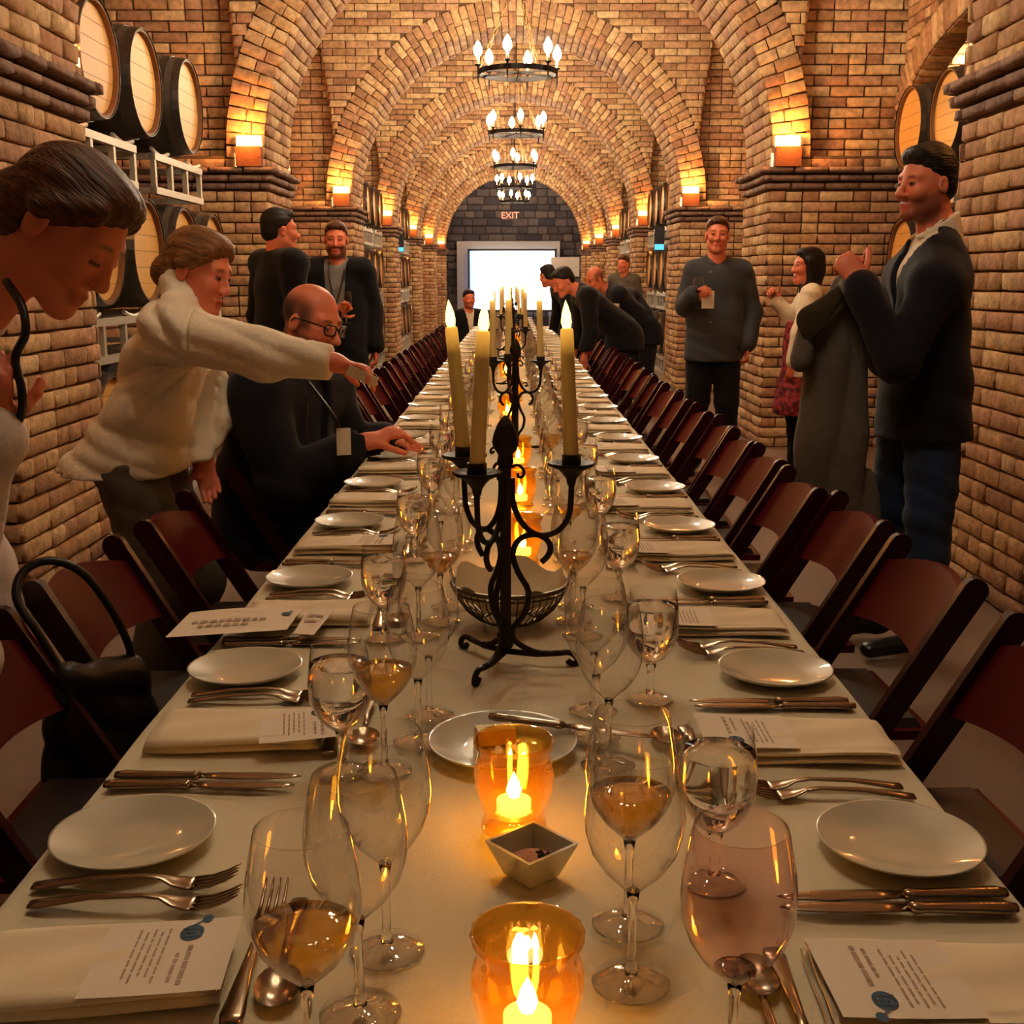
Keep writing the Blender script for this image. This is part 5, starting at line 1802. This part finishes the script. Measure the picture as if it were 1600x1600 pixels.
def collar(t, base, J, m, grow=0.0, tilt=.5):
    l, u, n = torso_frame(J); nk = J['neck']
    f = Field(nk - .17, nk + .17, .0045)
    f.cone(nk - u * .045, nk + u * .060 + n * .004, .094 + grow, .074 + grow, .005)
    f.cone(nk - u * .09, nk + u * .10 + n * .004, .076 + grow, .052 + grow, 0, cut=True)
    f.carve(halfspace(nk + u * .035, nrm(u * .86 + n * tilt))); f.carve(halfspace(nk - u * .035, nrm(-u + n * .2)))
    p = nk + n * .05
    f.carve(lambda X, Y, Z: np.minimum(.012 + .35 * np.clip(-((X - p[0]) * u[0] + (Y - p[1]) * u[1] + (Z - p[2]) * u[2]) + .03, -.02, 1) - np.abs((X - p[0]) * l[0] + (Y - p[1]) * l[1] + (Z - p[2]) * l[2]), (X - p[0]) * n[0] + (Y - p[1]) * n[1] + (Z - p[2]) * n[2]))
    return surf('collar', [f], m, t, base)

# ---- man in the navy blazer, standing on the right
def man_blazer():
    y = 4.15
    hd = vp(1446, 288, y); x = hd[0] + .03
    J = stand(x, y, 1.87, -math.radians(78), lean=.02)
    J['head'] = hd; J['neck'] = hd + V3(.055, .015, -.165); J['face'] = nrm((-.93, -.34, -.06)); J['up'] = V3(.02, 0, 1)
    J['shR'] = vp(1418, 428, 4.34); J['shL'] = vp(1462, 438, 3.98)
    J['hip'] = V3(x + .02, y, .97)
    J['elL'] = vp(1402, 568, 3.92); J['wrL'] = vp(1344, 446, 3.98)
    J['elR'] = vp(1385, 560, 4.4); J['wrR'] = vp(1338, 446, 4.18)
    J['handL'] = dict(d=vp(1316, 402, 4.02) - vp(1344, 446, 3.98), n=(-.1, .95, .2), side=-1.0, curl=(.75, .85, .9, .95), thumb=.25)
    J['handR'] = dict(d=vp(1312, 404, 4.10) - vp(1338, 446, 4.18), n=(.2, -.9, .2), side=1.0, curl=(.8, .85, .9, .95), thumb=.5)
    for s, dx, dy in (('L', .03, -.09), ('R', -.04, .10)):
        J['hp' + s] = J['hip'] + V3(0, dy, 0); J['kn' + s] = V3(x + dx, y + dy * 1.1, .52); J['an' + s] = V3(x + dx * 1.5, y + dy * 1.2, .085); J['toe' + s] = J['an' + s] + V3(-.21, -.03, -.045)
    base = (x, y, 0)
    t, xf = person('man in a navy blazer and jeans standing behind the right chairs, hands raised', J, base, res=.013, hres=.0045, hair=('thick', M_HAIR_DARK), face_kw=dict(beard=((88, 38, 32), .75), brow=(20, 12, 12)), eyes=(-.002, .0), jaw=1.04,
        garments=(('blazer', M_NAVY, jacket(J, .028, hem=.14, w=1.10, ripple=.004, v_open=(.50, .32, .0), shoulder=1.15)), ('shirt', M_WHITESHIRT, shirt(J, .016, w=1.02)), ('jeans', M_JEANS, trousers(J, .026, ripple=.006))))
    collar(t, base, J, M_WHITESHIRT, .004)
    # coat over the forearm
    a, b = vp(1330, 452, 4.05), vp(1262, 470, 4.20)
    cb = vp(1290, 800, 4.1)
    f = Field(np.minimum(np.minimum(a, b), cb) - .22, np.maximum(np.maximum(a, b), cb) + .22, .012)
    pts = [vp(1322, 450, 4.10), vp(1296, 560, 4.10), vp(1300, 690, 4.08), vp(1312, 815, 4.06)]
    rs = [.045, .10, .118, .125]
    for i in range(3): f.cone(pts[i], pts[i + 1], rs[i], rs[i + 1], .03, flat=((.25, 1, 0), .42))
    f.cone(vp(1330, 446, 4.0), vp(1312, 452, 4.22), .035, .035, .04)
    f.cone(vp(1262, 500, 4.06), vp(1258, 560, 4.06), .02, .04, .04)
    X, Y, Z = f.grid()
    f.F = f.F + (.016 * (1 - 2 * np.abs(np.sin(24 * (X * 1.0 + Y * .3) + 1.2 * np.sin(4 * Z))) ** .7)).astype(np.float32) * np.clip((1.35 - Z) / .3, 0, 1).astype(np.float32)
    f.carve(below(.50))
    c = Vector((float(pts[1][0]), float(pts[1][1]), .5))
    ct = thing('overcoat', 'grey wool coat draped over the forearm of the man in the blazer', 'coat', tuple(c))
    surf('coat', [f], M_COAT, ct, tuple(c))
    f = Field(np.minimum(vp(1250, 430, 4.1), vp(1340, 570, 4.1)) - .1, np.maximum(vp(1250, 430, 4.1), vp(1340, 570, 4.1)) + .1, .008)
    f.cone(vp(1318, 452, 4.03), vp(1268, 500, 4.02), .022, .050, .02, flat=((.2, 1, 0), .35)); f.cone(vp(1268, 500, 4.02), vp(1262, 540, 4.03), .040, .015, .02, flat=((.2, 1, 0), .35))
    surf('lapel', [f], M_OLIVE, ct, tuple(c))
man_blazer()

# ---- man in the grey shirt with a glass of red wine
def worn_glass(c, label, wine=W_RED2, s=1.0):
    return multi('wine_glass', [('foot', G_FOOT), ('stem', G_STEM), ('bowl', G_BOWL), ('wine', wine)], tuple(c), 0, label, 'wine glass', None)
def man_grey_shirt():
    y = 8.2; hd = vp(1121, 367, y); x = hd[0]
    J = stand(x, y, 1.82, math.radians(-6))
    J['head'] = hd; J['neck'] = hd + V3(.005, .03, -.185); J['face'] = nrm((-.12, -.99, -.02)); J['up'] = V3(.02, 0, 1)
    J['shR'] = vp(1084, 422, 8.22); J['shL'] = vp(1160, 422, 8.22)
    J['elR'] = vp(1070, 478, 8.24); J['wrR'] = vp(1083, 462, 8.02)
    J['elL'] = vp(1176, 486, 8.26); J['wrL'] = vp(1168, 540, 8.16)
    J['handR'] = dict(d=(.6, -.5, .25), n=(.5, .75, .1), side=-1.0, curl=(.9, .95, 1.0, 1.0), thumb=.6)
    J['handL'] = dict(d=(-.05, -.1, -1), n=(-.9, .1, 0), side=1.0, curl=(.5, .6, .65, .7), thumb=.5)
    base = (x, y, 0)
    t, xf = person('man in an untucked grey blue shirt holding red wine before the brick pillar', J, base, res=.016, hres=.006, hair=('short', M_HAIR_BROWN), face_kw=dict(brow=(30, 18, 14)), mouth=.002,
        garments=(('shirt', M_SHIRT, shirt(J, .024, hem=.13, w=1.10, sleeves=True, wrist=1.15, ripple=.005)), ('trousers', M_DARKTROUSER, trousers(J, .03))))
    collar(t, base, J, M_SHIRT, .004)
    badge(t, base, vp(1106, 468, 7.97), .085, .12)
    for k in range(4):
        p = vp(1110, 425 + k * 26, 8.03) - V3(*base)
        MB().lathe([(0, -.003), (.006, -.002), (.006, .002), (0, .003)], 8).build('button', M_BADGE, t).location = p
    worn_glass(vp(1091, 459, 7.99) - V3(0, 0, .10), 'glass of red wine held by the man in the grey shirt')
man_grey_shirt()

# ---- woman in the white cardigan
def woman_cardigan():
    y = 7.6; hd = vp(1262, 416, y); x = hd[0] + .02
    J = stand(x, y, 1.63, -math.radians(80))
    J['head'] = hd; J['neck'] = hd + V3(.03, 0, -.15); J['face'] = nrm((-.96, -.12, .02)); J['up'] = V3(0, 0, 1)
    J['shL'] = vp(1268, 458, 7.48); J['shR'] = vp(1262, 462, 7.8)
    J['elL'] = vp(1250, 520, 7.46); J['wrL'] = vp(1238, 566, 7.48)
    J['elR'] = vp(1236, 500, 7.86); J['wrR'] = vp(1214, 470, 7.84)
    J['handL'] = dict(d=(-.1, 0, -1), n=(0, .9, 0), side=1.0, curl=(.4, .45, .5, .5), thumb=.4)
    J['handR'] = dict(d=(-.5, -.1, .6), n=(-.2, -.9, .1), side=1.0, curl=(.9, .95, 1, 1), thumb=.6)
    base = (x, y, 0)
    def skirt(f):
        f.cone(J['hip'] + V3(0, 0, .22), J['hip'] + V3(0, 0, .05), .135, .15, .03, flat=((0, 1, 0), .9)); f.cone(J['hip'] + V3(0, 0, .05), J['hip'] - V3(-.0, 0, .30), .15, .20, .03, flat=((0, 1, 0), .9))
        f.ripple(.008, f=(40, 40, 4)); f.carve(below(J['hip'][2] - .36)); f.carve(above(J['hip'][2] + .25))
    t, xf = person('dark haired woman in a white cardigan and red floral skirt by the brick pillar', J, base, res=.016, hres=.006, hair=('long', M_HAIR_DARK), fem=True, hs=.95,
        garments=(('cardigan', M_BLOUSE, jacket(J, .018, hem=.08, w=.92, shoulder=.95)), ('skirt', M_FLORAL, skirt), ('stockings', M_DARKTROUSER, trousers(J, .006))))
    worn_glass(vp(1208, 462, 7.82) - V3(0, 0, .10), 'glass of red wine held by the woman in the white cardigan')
woman_cardigan()

# ---- two men in dark suits on the left
def man_suit_back():
    y = 6.9; hd = vp(438, 360, y); x = hd[0]
    J = stand(x - .02, y, 1.80, math.radians(128))
    J['head'] = hd; J['neck'] = hd + V3(-.025, .0, -.18); J['face'] = nrm((.82, .52, 0)); J['up'] = V3(0, 0, 1)
    J['elL'] = J['elL'] + V3(0, 0, .0)
    base = (x, y, 0)
    person('dark haired man in a black suit turned away beside the bearded man', J, base, res=.016, hres=.006, hair=('short', M_HAIR_DARK),
        garments=(('suit_jacket', M_BLACKSUIT, jacket(J, .030, hem=.16, w=1.12, shoulder=1.15)), ('trousers', M_DARKTROUSER, trousers(J, .028)), ('shirt', M_WHITESHIRT, shirt(J, .016))))
man_suit_back()
def man_suit_lanyard():
    y = 8.2; hd = vp(525, 374, y); x = hd[0]
    J = stand(x, y, 1.81, math.radians(12))
    J['head'] = hd; J['neck'] = hd + V3(.008, .03, -.18); J['face'] = nrm((.10, -.98, -.10)); J['up'] = V3(.02, 0, 1)
    J['shR'] = vp(489, 421, 8.22); J['shL'] = vp(568, 421, 8.2)
    J['elR'] = vp(486, 490, 8.2); J['wrR'] = vp(522, 488, 7.98)
    J['handR'] = dict(d=(.7, -.1, .35), n=(.2, .9, .1), side=-1.0, curl=(.9, .95, 1, 1), thumb=.6)
    base = (x, y, 0)
    t, xf = person('bearded man in a black suit and grey shirt with a lanyard', J, base, res=.016, hres=.006, hair=('short', M_HAIR_BROWN), face_kw=dict(beard=((60, 30, 24), .8), brow=(24, 14, 12)),
        garments=(('suit_jacket', M_BLACKSUIT, jacket(J, .032, hem=.17, w=1.14, v_open=(.05, .07, .045), shoulder=1.12)), ('shirt', M_PALESHIRT, shirt(J, .020, w=1.03, hem=.05)), ('trousers', M_DARKTROUSER, trousers(J, .028))))
    collar(t, base, J, M_PALESHIRT, .002)
    strap(t, base, [J['neck'] + V3(-.055, -.06, .03), J['neck'] + V3(-.045, -.13, -.10), J['neck'] + V3(-.005, -.165, -.27)], .007)
    strap(t, base, [J['neck'] + V3(.055, -.06, .03), J['neck'] + V3(.045, -.13, -.10), J['neck'] + V3(-.005, -.165, -.27)], .007)
    badge(t, base, J['neck'] + V3(-.005, -.172, -.34), .07, .10)
    worn_glass(vp(541, 482, 7.93) - V3(0, 0, .10), 'glass of wine held by the bearded man with the lanyard', W_AMBER)
man_suit_lanyard()

# ---- seated man with spectacles
def man_seated():
    y = 3.86; hd = vp(487, 505, y)
    x = -.80
    J = stand(x, y, 1.82, math.radians(72), lean=.0)
    dz = .52 - J['hip'][2]
    J['hip'] = V3(-.84, 3.86, .56); J['head'] = hd; J['neck'] = hd + V3(-.075, .015, -.165)
    J['face'] = nrm((.86, -.44, -.26)); J['up'] = V3(.22, 0, 1)
    J['tf'] = nrm((.9, -.35, 0))
    J['shR'] = vp(404, 612, 3.66); J['shL'] = vp(512, 604, 4.05)
    J['elR'] = vp(440, 760, 3.62); J['wrR'] = vp(572, 690, 3.74)
    J['elL'] = vp(545, 700, 4.10); J['wrL'] = vp(600, 690, 4.06)
    J['handR'] = dict(d=vp(645, 660, 3.78) - vp(575, 686, 3.74), n=(.1, .3, -.9), side=-1.0, curl=(.45, .5, .55, .6), thumb=.5)
    J['handL'] = dict(d=(.8, -.3, .0), n=(0, 0, -1), side=1.0, curl=(.4, .5, .5, .5), thumb=.4)
    for s, dy in (('R', -.13), ('L', .13)):
        J['hp' + s] = J['hip'] + V3(0, dy * .7, -.02); J['kn' + s] = V3(-.40, y + dy, .50); J['an' + s] = V3(-.42, y + dy, .085); J['toe' + s] = J['an' + s] + V3(.2, 0, -.045)
    base = (-.80, y, 0)
    t, xf = person('bald bearded man with dark spectacles in a navy jacket seated at the table', J, base, res=.013, hres=.0045, hair=None, face_kw=dict(beard=((44, 26, 22), .85), stubble=((62, 46, 44), 1.0), brow=(36, 20, 16)), eyes=(.001, -.002), jaw=1.12, hs=1.02,
        garments=(('jacket', M_NAVY, jacket(J, .040, hem=.06, w=1.28, belly=1, ripple=.006, v_open=(.10, .10, .02), shoulder=1.25)), ('shirt', M_DARKTROUSER, shirt(J, .026, w=1.16, belly=1)), ('jeans', M_JEANS, trousers(J, .03, waist=.02))))
    # spectacles
    P = lambda x, y, z: Vector(xf(np.array([[x, y, z]]))[0] - np.asarray(base))
    g = bpy.data.objects.new('spectacles', None); link(g, t)
    for sx in (-1, 1):
        pts = []
        for k in range(21):
            a = 2 * PI * k / 20
            cx = abs(math.cos(a)) ** .6 * math.copysign(1, math.cos(a)); cz = abs(math.sin(a)) ** .6 * math.copysign(1, math.sin(a))
            pts.append(P(sx * (.034 + .0245 * cx * sx), .104 - .010 * abs((.034 + .0245 * cx * sx) / .06) ** 2, .002 + .0175 * cz))
        MB().tube(pts, .0028, 6).build('rim', M_FRAME, g, smooth=True)
        MB().add([p for p in pts[:-1]], [tuple(range(20))]).build('lens', M_LENS, g)
        MB().tube([P(sx * .060, .096, .010), P(sx * .080, .05, .012), P(sx * .084, -.01, .010), P(sx * .083, -.022, -.004)], .0028, 6).build('temple', M_FRAME, g, smooth=True)
    MB().tube([P(-.011, .106, .008), P(0, .111, .010), P(.011, .106, .008)], .0025, 6).build('bridge', M_FRAME, g, smooth=True)
    badge(t, base, vp(537, 690, 3.60), .045, .085, face=(.35, -.9, .1))
    strap(t, base, [J['neck'] + V3(.03, -.09, .03), vp(515, 640, 3.60), vp(531, 668, 3.59)], .005)
man_seated()

# ---- woman in the white blouse reaching across
def woman_blouse():
    y = 3.42; hd = vp(311, 424, y)
    J = stand(-1.12, y + .02, 1.68, math.radians(75), lean=.35)
    J['hip'] = vp(214, 712, 3.46); J['head'] = hd; J['neck'] = vp(283, 480, 3.42)
    J['face'] = nrm((.90, -.22, -.30)); J['up'] = V3(.34, .0, .95); J['tf'] = nrm((.8, -.1, -.45)); 
    J['shR'] = vp(272, 520, 3.27); J['shL'] = vp(298, 505, 3.60)
    J['elR'] = vp(412, 552, 3.14); J['wrR'] = vp(522, 566, 3.12)
    J['elL'] = vp(330, 640, 3.66); J['wrL'] = vp(318, 720, 3.58)
    J['handR'] = dict(d=vp(572, 572, 3.14) - vp(522, 560, 3.12), n=(-.1, -.25, -.95), side=1.0, curl=(.25, .5, .55, .6), thumb=.2, spread=.35)
    J['handL'] = dict(d=(.2, 0, -1), n=(.2, -.9, 0), side=1.0, curl=(.4, .4, .5, .5), thumb=.4)
    hx, hy = J['hip'][0], J['hip'][1]
    for s, dy, dx in (('R', -.10, .0), ('L', .10, .04)):
        J['hp' + s] = J['hip'] + V3(0, dy * .8, -.02); J['kn' + s] = V3(hx + .10 + dx, hy + dy, .43); J['an' + s] = V3(hx + .02 + dx, hy + dy, .08); J['toe' + s] = J['an' + s] + V3(.2, 0, -.045)
    base = (hx, hy, 0)
    def blouse(f):
        l, u, n = torso_frame(J)
        nk, hp = J['neck'], J['hip']
        ch = hp + (nk - hp) * .70; wa = hp + (nk - hp) * .34
        f.cone(ch, wa, .158, .150, .05, flat=(n, .68)); f.cone(wa, hp, .152, .172, .05, flat=(n, .74))
        f.cone(hp, hp - u * .13 - V3(.05, 0, .0), .176, .205, .04, flat=(n, .82))
        f.cone(J['shL'], J['shR'], .072, .072, .06); f.cone(nk, J['shR'], .050, .06, .05); f.cone(nk, J['shL'], .050, .06, .05)
        f.cone(J['shR'], J['elR'], .080, .062, .05); f.cone(J['elR'], J['wrR'], .064, .046, .04)
        f.cone(J['shL'], J['elL'], .075, .058, .05); f.cone(J['elL'], J['wrL'], .058, .044, .04)
        f.cone(nk - u * .03, nk + u * .05, .072, .066, .02)
        # pulled folds that run from the armpit across the back
        X, Y, Z = f.grid(); s0 = J['shR'] + V3(.06, 0, -.08)
        dx, dz = X - s0[0], Z - s0[2]
        ang = np.arctan2(dz, -dx); rad_ = np.sqrt(dx * dx + dz * dz) + 0 * Y
        w_ = np.clip(rad_ / .10, 0, 1) * np.clip((.62 - rad_) / .3, 0, 1) * (X < s0[0] + .02)
        f.F = f.F + (.015 * w_ * (1 - 2 * np.abs(np.sin(5.5 * ang + 5 * rad_)) ** .7)).astype(np.float32)
        f.ripple(.0065, f=(22, 18, 26), seed=.7)
        neck_cut(f, J, .056)
        e_ = J['wrR']; d_ = nrm(J['wrR'] - J['elR']); f.carve(lambda X, Y, Z: np.minimum((X - e_[0]) * d_[0] + (Y - e_[1]) * d_[1] + (Z - e_[2]) * d_[2] + .005, X - e_[0] + .2))
        hz = hp - u * .04
        f.carve(halfspace(hz, nrm(-u * .85 + V3(.30, 0, -.30))))
    t, xf = person('woman in a loose white blouse leaning over to reach across the seated man', J, base, res=.011, hres=.0045, hair=('bun', M_HAIR_FAIR), fem=True, hs=.97, face_kw=dict(brow=(70, 40, 28), lips=(186, 70, 66)), eyes=(.002, -.002), mouth=.003,
        garments=(('blouse', M_BLOUSE, blouse, .0095), ('trousers', M_TROUSER, trousers(J, .034, waist=.0, ripple=.005))))
    # folded card in her hand
    c = vp(566, 588, 3.10)
    o = MB().box((0, 0, 0), (.085, .002, .03)).build('place_card', M_PAPER); o.location = tuple(c); o.rotation_euler = (.3, .45, .1)
    tag(o, 'small pale card in the hand of the woman in the blouse', 'card')
woman_blouse()

# ---- woman at the edge, head bent down
def woman_edge():
    y = 1.92; hd = vp(104, 358, y)
    J = stand(-1.22, y, 1.68, math.radians(88), lean=.6)
    J['head'] = hd; up = nrm((.66, .06, .75)); J['face'] = nrm((.74, -.10, -.66)); J['up'] = up
    J['neck'] = hd + V3(-.155, .01, -.115)
    J['hip'] = V3(-1.46, y, .92); J['tf'] = nrm((.8, 0, -.5))
    J['shR'] = V3(-1.03, y - .17, 1.18); J['shL'] = V3(-1.02, y + .18, 1.20)
    J['elR'] = V3(-.885, y - .21, .90); J['wrR'] = V3(-.808, y - .17, 1.13)
    J['elL'] = V3(-1.06, y + .25, .93); J['wrL'] = V3(-1.02, y + .24, .72)
    J['handR'] = dict(d=(.22, -.05, 1), n=(-.3, .9, .1), side=-1.0, curl=(.5, .55, .6, .7), thumb=.5)
    J['handL'] = dict(d=(.1, 0, -1), n=(0, 1, 0), side=1.0, curl=(.4, .4, .5, .5), thumb=.4)
    for s, dy in (('R', -.1), ('L', .1)):
        J['hp' + s] = J['hip'] + V3(0, dy * .8, -.02); J['kn' + s] = V3(-1.42, y + dy, .48); J['an' + s] = V3(-1.46, y + dy, .08); J['toe' + s] = J['an' + s] + V3(.2, 0, -.045)
    base = (-1.46, y, 0)
    def top(f):
        torso(f, J, .024, w=.95, hem=.1); arms(f, J, .026, wrist=1.25, cut_at=.93)
        f.cone(J['elR'] + V3(-.0, 0, .02), J['elR'] + V3(.03, .02, -.12), .07, .05, .04)
        f.ripple(.007, f=(30, 26, 20)); neck_cut(f, J, .058)
    t, xf = person('brown haired woman bending her head down at the left edge', J, base, res=.013, hres=.004, hair=('bun', M_HAIR_BROWN), fem=True, face_kw=dict(lids=True, brow=(60, 32, 24), lips=(168, 62, 58)), hand_res=.004,
        garments=(('blouse', M_SHAWL, top), ('trousers', M_DARKTROUSER, trousers(J, .02))))
    strap(t, base, [vp(10, 440, 1.84), vp(34, 478, 1.80), vp(40, 520, 1.78), vp(24, 560, 1.77), vp(34, 610, 1.76), vp(30, 655, 1.76), vp(-12, 700, 1.78)], .007, M_LEATHER, 'bag_strap', 8)
woman_edge()

# ---- people farther down the room
def bending(label, px, py, Y, H, yaw, lean, hair, jm, tm, head_face=None, elbow=None, bald=None):
    hd = vp(px, py, Y)
    f = V3(math.sin(yaw), -math.cos(yaw), 0)
    off = f * (math.sin(lean) * .418 * H + math.cos(lean) * .018 * H)
    J = stand(hd[0] - off[0], hd[1] - off[1], H, yaw, lean)
    d = hd[2] - J['head'][2]
    for k in ('head', 'neck', 'shL', 'shR', 'elL', 'elR', 'wrL', 'wrR'): J[k] = J[k] + V3(0, 0, d * (1 if k != 'wrL' else 1))
    J['hip'] = J['hip'] + V3(0, 0, d)
    for s in 'LR': J['hp' + s] = J['hp' + s] + V3(0, 0, d); J['kn' + s] = J['kn' + s] + V3(0, 0, d * .5)
    if head_face is not None: J['face'] = nrm(head_face); J['up'] = V3(0, 0, 1)
    if elbow is not None:
        J['elL'] = vp(*elbow); J['wrL'] = J['hip'] + J['l'] * .16 + V3(0, 0, .08)
        J['handL'] = dict(d=(-.6, 0, -.6), n=-J['l'], side=1.0, curl=(.4, .4, .4, .4), thumb=.4)
    b = J['base']
    t, xf = person(label, J, tuple(b), res=.020, hres=.008, hair=hair, face_kw=bald or {}, hand_res=.008,
        garments=(('jacket', jm, jacket(J, .034, hem=.12, w=1.12, shoulder=1.1)), ('trousers', tm, trousers(J, .026))))
    return t, J
bending('dark haired person in a black jacket leaning over the far right of the table', 880, 440, 10.6, 1.76, math.radians(-82), .85, ('short', M_HAIR_DARK), M_BLACKSUIT, M_DARKTROUSER, (-.8, -.3, -.5))
t, J = bending('balding man in a navy jacket leaning forward with one elbow out behind the far chairs', 929, 437, 11.8, 1.80, math.radians(-74), .80, None, M_NAVY, M_DARKTROUSER, (-.8, -.5, -.35), (990, 462, 12.05), dict(stubble=((70, 40, 30), .8)))
badge(t, tuple(J['base']), vp(961, 479, 11.5), .08, .06)
bending('person in dark clothes standing in front of the bright projection screen', 855, 431, 13.6, 1.74, math.radians(-78), .72, ('short', M_HAIR_DARK), M_BLACKSUIT, M_DARKTROUSER, (-.5, .8, -.2))
bending('distant person standing beside the far right pillar', 974, 413, 17.2, 1.70, math.radians(-30), .03, ('short', M_HAIR_BROWN), M_TROUSER, M_DARKTROUSER, (-.6, -.8, 0))
def man_far_seated():
    y = 15.9; hd = vp(733, 467, y)
    J = stand(hd[0] - .0, y, 1.76, math.radians(20))
    d = hd - J['head']
    for k in ('head', 'neck', 'shL', 'shR', 'elL', 'elR', 'hip'): J[k] = J[k] + d
    for s, dy in (('R', -.1), ('L', .1)):
        J['hp' + s] = J['hip'] + V3(dy, 0, 0); J['kn' + s] = J['hip'] + V3(dy, -.38, -.02); J['an' + s] = V3(J['hip'][0] + dy, y - .36, .08); J['toe' + s] = J['an' + s] + V3(.2, 0, -.04)
        J['wr' + s] = J['el' + s] + V3(0, -.24, .03); J['hand' + s] = dict(d=(0, -1, 0), n=(0, 0, -1), side=1.0, curl=(.4, .4, .5, .5), thumb=.4)
    b = (J['hip'][0], y, 0)
    person('man in a dark suit seated beyond the far end of the table', J, b, res=.02, hres=.008, hair=('short', M_HAIR_DARK), hand_res=.008, face_kw=dict(beard=((60, 30, 24), .5)),
        garments=(('suit_jacket', M_BLACKSUIT, jacket(J, .03, hem=.05, w=1.1, v_open=(.3, .15, .0))), ('shirt', M_WHITESHIRT, shirt(J, .016)), ('trousers', M_DARKTROUSER, trousers(J, .026))))
man_far_seated()
_c = copy_tree(CHAIR); _c.location = (vp(733, 467, 15.9)[0], 15.9, 0); _c.rotation_euler = (0, 0, PI)
tag(_c, 'dark folding chair under the man beyond the table end', 'chair', 'mahogany folding chairs along the table')

# ------------------------------------------------------------------ handbag on the near left chair
def handbag():
    A, B = vp(104, 1062, 2.04), vp(206, 1040, 2.18)
    c = V3((A[0] + B[0]) / 2, (A[1] + B[1]) / 2, .16)
    t = thing('handbag', 'black leather handbag hanging by its loop handle from a left chair', 'handbag', tuple(c))
    A2, B2 = A + V3(-.03, -.01, -.40), B + V3(.03, .01, -.42)
    f = Field(np.minimum(A2, B2) - .16, np.maximum(A, B) + .16, .009)
    w = nrm(np.cross(B - A, (0, 0, 1)))
    f.cone(A, A2, .030, .070, .03, flat=(w, .7)); f.cone(B, B2, .030, .070, .03, flat=(w, .7)); f.cone((A + B) / 2 - V3(0, 0, .03), (A2 + B2) / 2, .045, .085, .05, flat=(w, .7))
    f.cone(A2, B2, .075, .075, .04, flat=(w, .8)); f.cone(A - V3(0, 0, .02), B - V3(0, 0, .02), .022, .022, .03)
    f.ripple(.006, f=(34, 30, 22)); f.carve(below(A2[2] - .05))
    surf('bag_body', [f], M_LEATHER, t, tuple(c))
    L_ = lambda p: Vector(np.asarray(p) - c)
    hp = [A, vp(60, 990, 2.04), vp(26, 935, 2.06), vp(38, 892, 2.10), vp(80, 876, 2.13), vp(130, 896, 2.15), vp(172, 950, 2.17), vp(200, 1005, 2.18), B]
    MB().tube(curve_pts([L_(p) for p in hp], 50), .0085, 8).build('handle', M_LEATHER, t, smooth=True)
    M_NICKEL = mat('nickel_buckle', (170, 165, 160), rough=.25, metal=1.0)
    for p in (A, B):
        MB().tube([L_(p) + Vector((.0, .014 * math.cos(a), .014 * math.sin(a))) for a in [2 * PI * k / 12 for k in range(13)]], .003, 6).build('buckle', M_NICKEL, t, smooth=True)
handbag()
